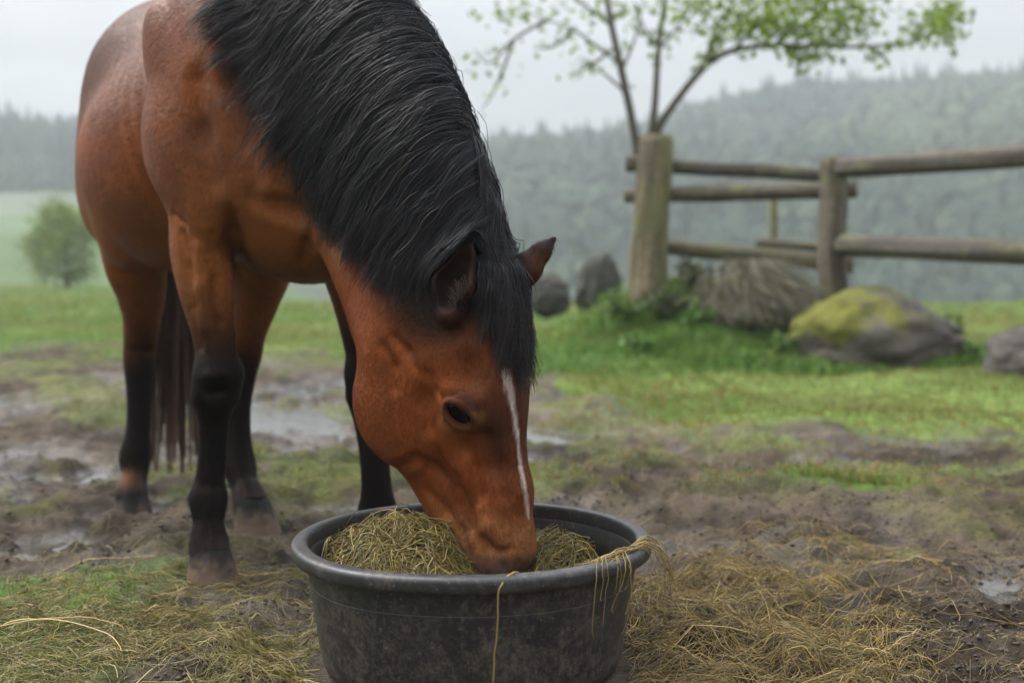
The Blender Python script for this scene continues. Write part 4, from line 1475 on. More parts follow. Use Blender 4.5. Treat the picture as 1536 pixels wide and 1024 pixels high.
x, y = stalks(np.stack([x0, y0], -1), 0.10 + r_.normal(size=n) * 0.45 + np.pi * (r_.random(n) < 0.5), 0.03 + 0.13 * r_.random(n) ** 1.5, 204, 8, 1.1)
ok = np.sqrt((x + 0.075) ** 2 + (y - 2.28) ** 2).min(1) > 0.285
x, y = x[ok], y[ok]
n = len(x)
z = gz(x, y) + 0.0008 + 0.002 * r_.random((n, 1))
v, f, pid = tubes(np.stack([x, y, z], -1), np.full((1, 8), 0.0007) * (0.5 + 0.8 * r_.random((n, 1))), 3, 205)
fc_ = lerp(np.array([0.055, 0.036, 0.014]), np.array([0.24, 0.165, 0.060]), r_.random((n, 1)) ** 1.6)
fl_o = new_mesh('flattened_hay', v, f, hay_m, None, fc_[pid])
tag(fl_o, 'single brown stalks pressed flat into the wet mud', 'hay', kind='stuff')


# ---- stalks hanging over the rim
def curve(pts, n):
    return resample(np.asarray(pts, float), n)


def thing_stalks(name, ctrls, r, label, col, seed):
    paths = np.array([curve(c, 22) for c in ctrls])
    rr_ = np.random.default_rng(seed)
    paths[:, 1:-1] += np.cumsum(rr_.normal(size=(len(paths), 20, 3)), axis=1) * 0.0009
    v, f, pid = tubes(paths, np.linspace(r, r * 0.6, 22)[None], 5, seed)
    o = new_mesh(name, v, f, hay_m, None, (np.array(col) * (0.7 + 0.6 * rr_.random((len(paths), 1))))[pid])
    tag(o, label, 'hay stalk')
    return o


def rimp(a, r, z):
    """Point at angle a (degrees, 0 = right, -90 = towards the viewer) round the tub."""
    return TC + np.array([r * math.cos(R(a)), r * math.sin(R(a)), z])


thing_stalks('hay_stalk', [[rimp(-70, 0.285, 0.222), rimp(-74, 0.305, 0.241), rimp(-77.5, 0.325, 0.240), rimp(-80.5, 0.3375, 0.224), rimp(-80.6, 0.338, 0.18), rimp(-81.3, 0.335, 0.12), rimp(-82, 0.337, 0.06), rimp(-82.4, 0.338, 0.012)]], 0.0017,
             'single long yellow stalk hanging down the front of the tub', (0.27, 0.18, 0.045), 51)
r_ = np.random.default_rng(52)
ct = []
for i in range(13):                                                      # wisp lying along the rim and dropping over it
    a0 = -53 + 14 * r_.random()
    a1 = a0 + 16 + 22 * r_.random()
    j = lambda: r_.normal() * 0.003
    ct.append([rimp(a0, 0.300 + j(), 0.236 + abs(j())), rimp(lerp(a0, a1, 0.3), 0.312 + j(), 0.2425 + abs(j())), rimp(lerp(a0, a1, 0.6), 0.322 + j(), 0.2415 + abs(j())), rimp(a1, 0.330 + j(), 0.238 + abs(j()))])
for i in range(9):
    a0 = -54 + 20 * r_.random()
    dr = 0.03 + 0.10 * r_.random() ** 1.3
    ct.append([rimp(a0 + 7, 0.300, 0.238), rimp(a0 + 4, 0.316, 0.2435), rimp(a0 + 1, 0.3325, 0.236), rimp(a0, 0.340, 0.218), rimp(a0 - r_.random(), 0.339, 0.218 - dr * 0.5), rimp(a0 - 1 - 3 * r_.random(), 0.337, 0.218 - dr)])
for i in range(15):
    a0 = -22 + 16 * r_.random()
    dr = 0.03 + 0.075 * r_.random()
    o = 0.012 + 0.028 * r_.random()
    ct.append([rimp(a0 - 8, 0.305, 0.238), rimp(a0 - 3, 0.320, 0.2445), rimp(a0, 0.335, 0.240), rimp(a0 + 2, 0.340 + o * 0.5, 0.224), rimp(a0 + 3, 0.342 + o * 0.9, 0.224 - dr * 0.5), rimp(a0 + 3 + 2 * r_.normal(), 0.344 + o, 0.224 - dr)])
thing_stalks('hay_wisp', ct, 0.00095, 'wisp of yellow hay draped over the right side of the rim', (0.23, 0.155, 0.040), 53)
# long pale stalks lying out on the mud at the left
gl = lambda *pts: [np.array([a, b, gz(np.array(a), np.array(b)) + c]) for a, b, c in pts]
for st_, lb_, sd_ in ((gl((-1.02, 2.36, 0.030), (-0.93, 2.39, 0.038), (-0.84, 2.40, 0.036), (-0.76, 2.39, 0.03)), 'long pale straw lying level on the green hay left of the tub', 55),
                      (gl((-1.0, 2.40, 0.03), (-0.92, 2.385, 0.04), (-0.80, 2.34, 0.035), (-0.73, 2.28, 0.028)), 'pale straw sloping towards the viewer across the green hay', 56)):
    thing_stalks('hay_straw', [st_], 0.0016, lb_, (0.33, 0.25, 0.085), sd_)


# ================================================================ FENCE
wood, nt, p = mat_new('weathered_wood')
at = nd(nt, 'ShaderNodeAttribute', attribute_name='col')
tc = nd(nt, 'ShaderNodeTexCoord')
gA = noise_node(nt, 22, 5, 0.65, tc.outputs['Object'])
gB = noise_node(nt, 3.5, 5, 0.65, tc.outputs['Object'])
c_ = mix_node(nt, 1.0, at.outputs['Color'], ramp_node(nt, gA.outputs['Fac'], [(0.3, 0.6), (0.7, 1.35)]).outputs['Color'], 'MULTIPLY')
ge = nd(nt, 'ShaderNodeNewGeometry')
sx = nd(nt, 'ShaderNodeSeparateXYZ')
nt.links.new(ge.outputs['Normal'], sx.inputs[0])
mossf = ramp_node(nt, gB.outputs['Fac'], [(0.50, 0.0), (0.64, 0.75)])
c_ = mix_node(nt, mossf.outputs['Color'], c_, (0.105, 0.105, 0.035))
nt.links.new(c_, p.inputs['Base Color'])
p.inputs['Roughness'].default_value = 0.85
nt.links.new(bump_node(nt, gA.outputs['Fac'], 0.6, 0.02), p.inputs['Normal'])


def log(name, a, b, ra, rb, parent, col=(0.075, 0.058, 0.042), seg=26, n=44, seed=0, endcol=(0.20, 0.165, 0.10), wob=0.12, off=(0, 0, 0), mossy=False):
    """A rough round log from a to b with sawn ends."""
    a, b = np.asarray(a, float) - off, np.asarray(b, float) - off
    t = unit(b - a)
    u_ = unit(np.cross(t, [0.3, 0.2, 1.0] if abs(t[2]) < 0.8 else [1, 0, 0]))
    v_ = np.cross(t, u_)
    an = np.linspace(0, 2 * np.pi, n, endpoint=False)
    ss = np.linspace(0, 1, seg)
    bend = 0.25 * (ra + rb) * 0.5
    V = []
    for s in ss:
        c = lerp(a, b, s) + u_ * bend * (vnoise(np.array([[s * 3 + seed, 1.0]]), seed)[0] - 0.5) * math.sin(math.pi * s) + v_ * bend * (vnoise(np.array([[s * 3 + seed, 7.0]]), seed)[0] - 0.5) * math.sin(math.pi * s)
        r = lerp(ra, rb, s) * (1 + wob * (vnoise(np.stack([np.cos(an) * 1.6 + seed, np.sin(an) * 1.6, np.full(n, s * 5)], -1), seed) - 0.5) * 2)
        r = r * (1 + 0.10 * (fbm(np.stack([np.cos(an) * 5 + seed, np.sin(an) * 5, np.full(n, s * 3)], -1), 3, seed + 5) - 0.5) * 2)
        V.append(c + np.cos(an)[:, None] * r[:, None] * u_ + np.sin(an)[:, None] * r[:, None] * v_)
    V = np.array(V).transpose(1, 0, 2).reshape(-1, 3)
    nb_ = len(V)
    capa = np.stack([np.full(n, nb_), np.roll(np.arange(n), -1) * seg, np.arange(n) * seg], -1)
    capb = np.stack([np.full(n, nb_ + 1), np.arange(n) * seg + seg - 1, np.roll(np.arange(n), -1) * seg + seg - 1], -1)
    V = np.concatenate([V, [lerp(a, b, 0.0)], [lerp(a, b, 1.0)]])
    K = np.tile(np.array(col), (len(V), 1)) * (0.75 + 0.5 * fbm(V * 3, 3, seed + 2))[:, None]
    ga = np.repeat(an, seg)
    gs = np.tile(ss, n)
    gr_ = fbm(np.stack([np.cos(ga) * 6 + seed, np.sin(ga) * 6, gs * 2.5], -1), 4, seed + 5)
    K[:-2] *= (0.45 + 1.15 * sstep(0.25, 0.75, gr_))[:, None]
    if mossy:
        ms = sstep(-0.1, 0.7, (np.cos(ga) * u_[0] + np.sin(ga) * v_[0]) + 0.9 * (fbm(V[:-2] * 5, 4, seed + 9) - 0.5))
        K[:-2] = K[:-2] * (1 - 0.75 * ms[:, None]) + 0.75 * ms[:, None] * np.array([0.125, 0.118, 0.030]) * (0.6 + 0.8 * gr_)[:, None]
    K[-2:] = endcol
    return new_mesh(name, V, [grid_faces(n, seg, wrap_u=True), capa, capb], wood, parent, K)


fo = D(1250, 440, 9.0) * np.array([1, 1, 0])
fence = empty('wooden_fence', fo)
tag(fence, 'rustic fence of round log rails and mossy posts', 'fence')
g_at = lambda q, dz=-0.35: np.array([q[0], q[1], gz(np.array(q[0]), np.array(q[1])) + dz])
FK = dict(off=fo)
log('post', g_at(D(972, 420, 9.5)), D(983, 204, 9.55), 0.150, 0.130, fence, (0.115, 0.092, 0.048), seed=1, mossy=True, **FK)
log('post', g_at(D(1247, 440, 8.95), -0.3), D(1251, 237, 8.95), 0.112, 0.100, fence, (0.085, 0.065, 0.048), seed=2, **FK)
log('post', g_at(D(1163, 380, 12.2), -0.3), D(1160, 288, 12.2), 0.048, 0.042, fence, (0.15, 0.125, 0.065), seed=3, **FK)
log('post', g_at(D(1780, 440, 6.9), -0.3), D(1785, 180, 6.9), 0.112, 0.100, fence, (0.085, 0.065, 0.048), seed=4, **FK)
dk = (0.050, 0.040, 0.030)
log('rail', D(940, 246, 9.72), D(1262, 265, 9.30), 0.064, 0.050, fence, dk, seed=11, **FK)
log('rail', D(938, 294, 9.74), D(1286, 284, 9.10), 0.060, 0.068, fence, (0.080, 0.068, 0.045), seed=12, **FK)
log('rail', D(960, 366, 9.76), D(1280, 398, 9.10), 0.056, 0.062, fence, (0.10, 0.085, 0.05), seed=13, **FK)
log('rail', D(1262, 253, 8.80), D(1800, 214, 6.75), 0.070, 0.076, fence, dk, seed=14, **FK)
log('rail', D(1262, 368, 8.80), D(1800, 390, 6.75), 0.078, 0.074, fence, (0.062, 0.052, 0.040), seed=15, **FK)
log('rail', D(1135, 364, 12.25), D(1300, 376, 11.8), 0.045, 0.05, fence, (0.09, 0.07, 0.045), seed=16, **FK)

# ================================================================ BOULDERS
ROCKM = {}


def rock_mat(name, base, moss, amount):
    m, nt, p = mat_new(name)
    tc = nd(nt, 'ShaderNodeTexCoord')
    a = noise_node(nt, 6, 7, 0.7, tc.outputs['Object'])
    b = noise_node(nt, 2.6, 5, 0.65, tc.outputs['Object'])
    f = noise_node(nt, 30, 6, 0.7, tc.outputs['Object'])
    c = mix_node(nt, ramp_node(nt, a.outputs['Fac'], [(0.32, 0.0), (0.68, 1.0)]).outputs['Color'], tuple(0.55 * q for q in base), base)
    c = mix_node(nt, 1.0, c, ramp_node(nt, f.outputs['Fac'], [(0.3, 0.65), (0.7, 1.3)]).outputs['Color'], 'MULTIPLY')
    at = nd(nt, 'ShaderNodeAttribute', attribute_name='moss')
    ad = nd(nt, 'ShaderNodeMath', operation='MULTIPLY_ADD')
    nt.links.new(b.outputs['Fac'], ad.inputs[0])
    ad.inputs[1].default_value = 1.3
    nt.links.new(at.outputs['Fac'], ad.inputs[2])
    mk = ramp_node(nt, ad.outputs[0], [(1.0 - amount, 0.0), (1.16 - amount, 1.0)])
    mc = mix_node(nt, ramp_node(nt, f.outputs['Fac'], [(0.35, 0.0), (0.65, 1.0)]).outputs['Color'], tuple(0.55 * q for q in moss), moss)
    nt.links.new(mix_node(nt, mk.outputs['Color'], c, mc), p.inputs['Base Color'])
    p.inputs['Roughness'].default_value = 0.85
    bn = bump_node(nt, a.outputs['Fac'], 0.7, 0.08)
    nt.links.new(bump_node(nt, f.outputs['Fac'], 0.6, 0.02, bn), p.inputs['Normal'])
    return m


def boulder(name, c, semi, label, mat, seed, lumps=0.30, shape=None, rz=0.0, mossdir=(0, 0, 1)):
    nu, nv = 64, 40
    th, ph = np.meshgrid(np.linspace(0.001, np.pi - 0.001, nv), np.linspace(0, 2 * np.pi, nu, endpoint=False), indexing='ij')
    d = np.stack([np.sin(th) * np.cos(ph), np.sin(th) * np.sin(ph), np.cos(th)], -1).transpose(1, 0, 2).reshape(-1, 3)
    r = 1 + lumps * (fbm(d * 1.5 + seed, 3, seed) - 0.5) * 2 + 0.16 * (fbm(d * 5 + seed, 4, seed + 1) - 0.5)
    fl_ = np.abs(vnoise(d * 2.3 + seed, seed + 2) - 0.5)
    r = r - 0.07 * np.exp(-(fl_ / 0.05) ** 2)
    v = d * r[:, None]
    if shape:
        v = shape(v)
    v = v * np.asarray(semi)
    cz, sz = math.cos(rz), math.sin(rz)
    v = np.stack([v[:, 0] * cz - v[:, 1] * sz, v[:, 0] * sz + v[:, 1] * cz, v[:, 2]], -1)
    base = np.array([c[0], c[1], gz(np.array(c[0]), np.array(c[1]))])
    v[:, 2] += c[2] - base[2]
    md = (d @ unit(mossdir)) * 0.5 - 0.15
    o = new_mesh(name, v, grid_faces(nu, nv, wrap_u=True)[:, ::-1], mat, None, None, extra={'moss': md})
    o.location = base
    tag(o, label, 'boulder')
    return o


grey = rock_mat('mossy_rock', (0.125, 0.105, 0.086), (0.165, 0.165, 0.012), 0.35)
darkrock = rock_mat('dark_rock', (0.060, 0.058, 0.046), (0.070, 0.080, 0.025), 0.05)
def tailed(v):
    k = sstep(0.1, 1.1, v[:, 0])
    v = v.copy()
    v[:, 2] *= 1 - 0.55 * k
    v[:, 0] *= 1 + 0.12 * k
    return v


boulder('boulder', D(1305, 508, 8.75), (0.60, 0.48, 0.37), 'large grey boulder covered with yellow green moss', grey, 5, 0.16, tailed, 0.0, (-0.75, -0.15, 0.75))
boulder('boulder', D(1552, 545, 7.9), (0.30, 0.30, 0.26), 'plain grey boulder without moss, right of the mossy one', rock_mat('plain_rock', (0.13, 0.115, 0.10), (0.09, 0.11, 0.02), 0.02), 9, 0.2)
flat_top = lambda v: np.stack([v[:, 0] * (1 - 0.15 * v[:, 2]), v[:, 1], np.clip(v[:, 2], -1, 0.80) + 0.06 * np.clip(v[:, 2] - 0.8, 0, 1) + 0.1 * v[:, 0]], -1)
boulder('boulder', D(897, 424, 12.0), (0.22, 0.22, 0.34), 'tall dark standing stone beside the thick mossy post', darkrock, 3, 0.24, flat_top)
boulder('boulder', D(822, 446, 12.6), (0.25, 0.22, 0.22), 'low rounded dark stone just behind the horse head', darkrock, 6, 0.30)

# ================================================================ PLANTS
leaf_m = col_mat('leaf_green', 0.5, 0.35, trans=0.30)
dry_m = col_mat('dry_stems', 0.8, 0.15, trans=0.15)


def leaves(pts, size, seed, c0, c1, aspect=0.5, up=None):
    """Diamond leaf faces (two triangles folded on the rib) at the points."""
    r = np.random.default_rng(seed)
    n = len(pts)
    a = unit(r.normal(size=(n, 3)) + (np.array(up) if up is not None else 0))
    b = unit(np.cross(a, r.normal(size=(n, 3))))
    nn = np.cross(a, b)
    s = (np.asarray(size) * (0.6 + 0.8 * r.random(n)))[:, None]
    V = np.stack([pts, pts + a * s * 0.5 + b * s * aspect * 0.5 + nn * s * 0.08, pts + a * s, pts + a * s * 0.5 - b * s * aspect * 0.5 + nn * s * 0.08], 1).reshape(-1, 3)
    o = (np.arange(n) * 4)[:, None]
    T = np.concatenate([o + np.array([[0, 1, 2]]), o + np.array([[0, 2, 3]])])
    K = np.repeat(lerp(np.array(c0), np.array(c1), r.random((n, 1))), 4, 0)
    return V, T, K


# dry grey grass clump slumped on the bank
cc_ = D(1118, 462, 9.15)
zg = float(gz(np.array(cc_[0]), np.array(cc_[1])))
r_ = np.random.default_rng(61)
n = 3000
grp = r_.choice(4, n, p=[0.30, 0.40, 0.18, 0.12])
gx = np.array([-0.16, 0.03, 0.26, -0.30])[grp]
gh = np.array([0.78, 1.0, 0.62, 0.45])[grp]
a = r_.random(n) * 6.283
tl_ = np.sqrt(r_.random(n))
rt = np.stack([gx + 0.11 * tl_ * np.cos(a), 0.14 * tl_ * np.sin(a), np.zeros(n)], -1)
hgt = 0.50 * gh * (0.35 + 0.7 * r_.random(n))
out = (0.12 + 0.30 * r_.random(n))
S = 8
s = np.linspace(0, 1, S)[None, :]
pk = 0.30 + 0.25 * r_.random((n, 1))
dx = out[:, None] * (0.35 * s + 0.65 * s ** 1.6) * (0.4 + 0.9 * r_.random((n, 1)))
pz = hgt[:, None] * np.where(s < pk, np.sin(s / pk * np.pi / 2), 1 - (0.85 * r_.random((n, 1)) + 0.1) * ((s - pk) / (1 - pk)) ** 1.5)
path = np.stack([rt[:, 0:1] + np.cos(a)[:, None] * dx + 0.16 * s ** 2, rt[:, 1:2] + np.sin(a)[:, None] * dx * 0.8, pz], -1)
v, f, pid = tubes(path, np.linspace(0.0030, 0.0014, S)[None], 3, 62)
K = lerp(np.array([0.085, 0.075, 0.045]), np.array([0.44, 0.40, 0.30]), r_.random((n, 1)) ** 1.2)
K = np.where(r_.random((n, 1)) < 0.2, np.array([0.085, 0.10, 0.03]), K)
dg = new_mesh('dry_grass_clump', v, f, dry_m, None, K[pid])
dg.location = (cc_[0], cc_[1], zg - 0.02)
tag(dg, 'big clump of dry greyish grass drooping between the posts', 'grass clump')


def weed(px, py, d, h, n, seed, label, c0=(0.050, 0.095, 0.018), c1=(0.120, 0.190, 0.045), wd=1.0, size=0.06):
    q = D(px, py, d)
    g = float(gz(np.array(q[0]), np.array(q[1])))
    r = np.random.default_rng(seed)
    ns = max(8, n // 14)
    a = r.random(ns) * 6.283
    o_ = 0.2 + 0.8 * r.random(ns)
    S = 6
    s = np.linspace(0, 1, S)[None, :]
    dx = (o_ * h * 0.75 * wd)[:, None] * s ** 1.5
    st = np.stack([np.cos(a)[:, None] * dx, np.sin(a)[:, None] * dx, (h * (0.5 + 0.5 * r.random(ns)))[:, None] * s * (1 - 0.25 * s * o_[:, None])], -1)
    v, f, pid = tubes(st, np.linspace(0.004, 0.002, S)[None], 3, seed)
    k = r.integers(0, ns, n)
    t = 0.25 + 0.75 * r.random(n)
    i = np.clip((t * (S - 1)).astype(int), 0, S - 2)
    ff = (t * (S - 1) - i)[:, None]
    pts = st[k, i] * (1 - ff) + st[k, i + 1] * ff
    lv, lt_, lk = leaves(pts, np.full(n, size), seed + 1, c0, c1, 0.55, (0, 0, 0.3))
    e = empty('leafy_weed', (q[0], q[1], g - 0.01))
    tag(e, label, 'weed', 'leafy weeds round the fence posts')
    new_mesh('stem', v, f, leaf_m, e, np.tile([0.05, 0.075, 0.02], (len(v), 1)))
    new_mesh('leaves', lv, lt_, leaf_m, e, lk)
    return e


weed(935, 470, 9.3, 0.30, 260, 101, 'low green weed at the left foot of the thick post')
weed(1000, 440, 9.1, 0.34, 360, 102, 'bushy green weed right in front of the thick post', (0.035, 0.055, 0.016), (0.10, 0.14, 0.04))
weed(1040, 470, 8.9, 0.24, 300, 103, 'bright green weed left of the dry grass clump', (0.05, 0.11, 0.015), (0.12, 0.22, 0.04))
weed(965, 490, 8.7, 0.20, 260, 104, 'small bright weed in the turf below the thick post', (0.05, 0.11, 0.015), (0.12, 0.22, 0.04))
weed(1050, 395, 9.6, 0.30, 260, 105, 'dull olive weed on top of the bank behind the clump', (0.06, 0.065, 0.02), (0.13, 0.13, 0.05))
weed(1172, 520, 8.5, 0.22, 220, 106, 'green weed against the left end of the mossy boulder')
weed(1420, 475, 9.6, 0.34, 320, 107, 'pale green weed sprouting behind the mossy boulder', (0.08, 0.12, 0.02), (0.17, 0.22, 0.05))
weed(1455, 560, 8.4, 0.13, 220, 108, 'dark low weed at the right tail of the mossy boulder', (0.04, 0.06, 0.015), (0.09, 0.12, 0.03))
weed(1185, 440, 9.5, 0.26, 220, 109, 'olive weed between the dry clump and the corner post', (0.07, 0.085, 0.02), (0.14, 0.16, 0.05))


# ================================================================ TREES
bark_m = col_mat('bark', 0.85, 0.2, var=0.3, vscale=30, bump=0.5, bscale=60, bdist=0.01)


def twigs(paths_r, seed, n=7):
    out = []
    for pts, ra, rb in paths_r:
        c = resample(np.asarray(pts), max(8, 5 * len(pts)))
        v, f, _p = tubes(c[None], np.linspace(ra, rb, len(c))[None], n, seed)
        out.append((v, f, np.array([[0.075, 0.070, 0.050]])))
    return out


TD = 10.3
tb = np.array([D(972, 430, TD)[0], TD, float(gz(np.array(D(972, 430, TD)[0]), np.array(TD)))])
tree = empty('young_tree', tb)
tag(tree, 'young tree with thin stems and sparse fresh leaves behind the post', 'tree')
T_ = lambda px, py, dd=0.0: D(px, py, TD + dd) - tb
main = [([T_(970, 455), T_(968, 330), T_(958, 240), T_(946, 170), T_(930, 95), T_(914, 20), T_(905, -60), T_(890, -160)], 0.052, 0.016),
        ([T_(972, 330), T_(975, 230), T_(983, 150), T_(988, 70), T_(1000, -20), T_(1010, -130)], 0.042, 0.013),
        ([T_(970, 300), T_(984, 205), T_(1012, 155), T_(1060, 98), T_(1100, 76), T_(1160, 68), T_(1230, 70), T_(1300, 70), T_(1370, 62), T_(1418, 45)], 0.040, 0.006)]
branch = []
tips = []
r_ = np.random.default_rng(71)


def br(p, ra=0.016, dd=0.6):
    o1 = r_.normal() * dd
    q = [T_(x, y, o1 * i / max(1, len(p) - 1)) for i, (x, y) in enumerate(p)]
    branch.append((q, ra, 0.004))
    for a, b in zip(q[:-1], q[1:]):
        for t in np.linspace(0.15, 1, 5):
            tips.append(lerp(a, b, t))
    return q


for p_ in ([(930, 95), (895, 70), (860, 45), (820, 30), (770, 10)], [(925, 70), (890, 95), (862, 110)], [(918, 40), (880, 10), (840, -20)], [(940, 140), (905, 110), (870, 85)],
           [(935, 100), (955, 50), (965, 0)], [(988, 70), (965, 40), (950, 0)], [(988, 75), (1020, 35), (1045, -10)], [(1000, -10), (1040, -50), (1090, -80)],
           [(1060, 98), (1075, 50), (1100, 5), (1120, -40)], [(1100, 76), (1140, 35), (1190, 10), (1240, -10)], [(1160, 68), (1200, 40), (1240, 22)], [(1230, 70), (1260, 45), (1275, 20)],
           [(1140, 68), (1180, 45), (1215, 55)], [(1040, 118), (1062, 75), (1072, 40)], [(1200, 68), (1195, 85), (1215, 92)], [(1300, 70), (1330, 90)], [(820, 30), (770, 60), (735, 95), (712, 75)], [(770, 62), (745, 130), (722, 165)],
           [(860, 45), (830, 70), (800, 72)], [(1370, 62), (1400, 30), (1425, 15)], [(1240, -10), (1290, 12), (1310, 40)], [(905, -60), (850, -80), (790, -70)], [(1010, -130), (1100, -160), (1180, -120)]):
    br(p_)
V, Fs, K = join(twigs(main, 72) + twigs(branch, 73, 5))
new_mesh('trunk', V, Fs, bark_m, tree, K)
lp = []
for t in tips:
    k = int(r_.integers(3, 9))
    k = k if t[0] + tb[0] > 1.5 else max(0, k // 4)
    lp.append(t + r_.normal(size=(k, 3)) * np.array([0.055, 0.09, 0.045]))
for px, py, sx_, sy_, k in ((1200, 20, 75, 22, 650), (1110, 10, 60, 22, 200), (1250, 55, 28, 20, 120), (1408, 40, 18, 14, 230), (1425, 18, 12, 10, 60), (1040, 8, 40, 16, 70), (965, 12, 40, 14, 40), (900, 8, 45, 12, 36),
                          (1150, 45, 30, 16, 100), (1360, 62, 14, 6, 20), (845, 55, 18, 14, 14), (810, 18, 40, 12, 26), (868, 105, 10, 8, 14), (770, 15, 30, 12, 30), (740, 95, 22, 18, 22), (1240, 85, 22, 8, 24), (1090, 52, 12, 10, 24), (985, 60, 12, 20, 24)):
    q = np.array([T_(px + r_.normal() * sx_, py + r_.normal() * sy_, r_.normal() * 0.35) for i in range(k)])
    lp.append(q)
lp = np.concatenate(lp)
lv, lt_, lk = leaves(lp, np.full(len(lp), 0.076), 74, (0.085, 0.135, 0.010), (0.205, 0.290, 0.024), 0.50, (0, 0, -0.2))
new_mesh('crown', lv, lt_, leaf_m, tree, lk)


def crown_points(n, c, semi, seed, clumps=40, tight=0.22):
    r = np.random.default_rng(seed)
    cd = unit(r.normal(size=(clumps, 3))) * (0.45 + 0.55 * r.random((clumps, 1)) ** 0.5)
    k = r.integers(0, clumps, n)
    return np.asarray(c) + (cd[k] + r.normal(size=(n, 3)) * tight) * np.asarray(semi), cd[k]


def round_tree(px, py, d, w, h, label, seed, c0, c1, n=5000, leaf=0.11, trunk_h=0.30):
    q = D(px, py, d)
    g = float(gz(np.array(q[0]), np.array(q[1])))
    e = empty('round_tree', (q[0], q[1], g))
    tag(e, label, 'tree')
    tr = [([np.array([0, 0, -0.1]), np.array([0.02, 0, h * 0.25]), np.array([-0.03, 0.02, h * 0.6])], 0.10, 0.04)]
    for i in range(6):
        a = i * 1.05
        tr.append(([np.array([0.0, 0, h * 0.28]), np.array([math.cos(a) * w * 0.18, math.sin(a) * w * 0.18, h * 0.5]), np.array([math.cos(a) * w * 0.33, math.sin(a) * w * 0.33, h * 0.68])], 0.05, 0.015))
    V, Fs, K = join(twigs(tr, seed))
    new_mesh('trunk', V, Fs, bark_m, e, K)
    pts, dd = crown_points(n, (0, 0, h * 0.53), (w * 0.42, w * 0.42, h * 0.44), seed + 1, 26, 0.22)
    pts[:, 2] = np.maximum(pts[:, 2], h * (0.04 + 0.10 * np.abs(np.random.default_rng(seed + 5).normal(size=n))))
    lv, lt_, lk = leaves(pts, np.full(n, leaf), seed + 2, c0, c1, 0.6)
    new_mesh('crown', lv, lt_, leaf_m, e, lk)
    return e


round_tree(100, 434, 42.0, 3.0, 2.75, 'round bushy tree standing alone in the far field', 81, (0.090, 0.135, 0.020), (0.220, 0.275, 0.050), 6500, 0.13)


# ================================================================ HILLS AND WOODLAND
RIDGE = np.array([(-1400, 150), (-500, 120), (0, 156), (60, 181), (120, 188), (300, 222), (600, 232), (720, 211), (850, 199), (950, 184), (1050, 158), (1190, 131), (1300, 124), (1536, 108), (2000, 85), (3000, 110)], float)


def hill_z(x, y):
    """Valley side: from the foot at 80-150 m up to a ridge at about 330 m, its crest line varying with bearing."""
    px = PX0 + F_PX * x / y
    rid = np.interp(px, RIDGE[:, 0], RIDGE[:, 1]) + np.interp(px, [0, 300, 700, 900], [88, 60, 34, 40])
    top = (PY0 - rid) / F_PX * 330 + CAM_H
    left = 1 - sstep(350, 760, px)
    foot = lerp(95.0, 175.0, left)
    zf = lerp(-7.0, 9.0, left)
    d = np.sqrt(x * x + y * y) * 0 + y
    t = np.clip((d - foot) / (330 - foot), 0, 1.25)
    s = np.where(t < 1, 1 - (1 - t) ** 1.5, 1 - (t - 1) * 0.8)
    n = (fbm(np.stack([x * 0.02, y * 0.02], -1), 4, 140) - 0.5) * 9 * sstep(0.02, 0.2, t) * (1 - sstep(0.75, 1.0, t))
    return np.where(d < foot, zf - (foot - d) * 0.10, lerp(zf, top, s) + n)


hy = np.geomspace(75, 430, 150)
hu = np.linspace(-1.15, 1.15, 260)
HY = np.repeat(hy[:, None], 260, 1)
HX = hu[None] * HY
HZ = hill_z(HX, HY)
hv = np.stack([HX, HY, HZ], -1).reshape(-1, 3)
hm, nt, p = mat_new('hill_scrub')
a = noise_node(nt, 0.05, 6, 0.65)
c = ramp_node(nt, a.outputs['Fac'], [(0.35, (0.018, 0.030, 0.014)), (0.6, (0.045, 0.060, 0.022)), (0.75, (0.085, 0.095, 0.035))])
nt.links.new(c.outputs['Color'], p.inputs['Base Color'])
p.inputs['Roughness'].default_value = 0.9
hills = new_mesh('hills', hv, grid_faces(150, 260)[:, ::-1], hm)
tag(hills, 'wooded hillsides fading into the mist', 'hills', kind='structure')

r_ = np.random.default_rng(150)
n0 = 36000
ty = 82 * (350 / 82) ** r_.random(n0)
tx = (r_.random(n0) * 2 - 1) * 1.05 * ty
pxt = PX0 + F_PX * tx / ty
left = 1 - sstep(350, 760, pxt)
dens = np.where(left > 0.5, sstep(190, 215, ty), 0.9) * np.where(fbm(np.stack([tx * 0.018, ty * 0.018], -1), 3, 151) > 0.42, 1, 0.35)
k = r_.random(n0) < dens
tx, ty, left = tx[k], ty[k], left[k]
n = len(tx)
tz = hill_z(tx, ty)
conif = r_.random(n) < np.where(left > 0.5, 0.9, 0.08)
hgt = np.where(conif, 5 + 5 * r_.random(n), 3 + 3.5 * r_.random(n)) * np.clip(0.45 + ty / 420, 0.5, 1.2) * np.where(left > 0.5, 1.15, 0.85)
wid = np.where(conif, hgt * 0.20, hgt * 0.55)
NU, NV = 9, 6
vv = np.linspace(0, 1, NV)
pro_c = np.array([0.25, 1.0, 0.80, 0.52, 0.26, 0.02])
pro_r = np.array([0.20, 0.85, 1.0, 0.92, 0.62, 0.08])
prof = np.where(conif[:, None], pro_c, pro_r)
an = np.linspace(0, 2 * np.pi, NU, endpoint=False)
jit = 0.80 + 0.40 * r_.random((n, NU, NV))
rad = prof[:, None, :] * jit * wid[:, None, None]
V = np.stack([tx[:, None, None] + rad * np.cos(an)[None, :, None], ty[:, None, None] + rad * np.sin(an)[None, :, None],
              tz[:, None, None] - 0.4 + hgt[:, None, None] * (vv[None, None, :] + 0.05 * r_.normal(size=(n, NU, NV)))], -1).reshape(-1, 3)
gf_ = grid_faces(NU, NV, wrap_u=True)
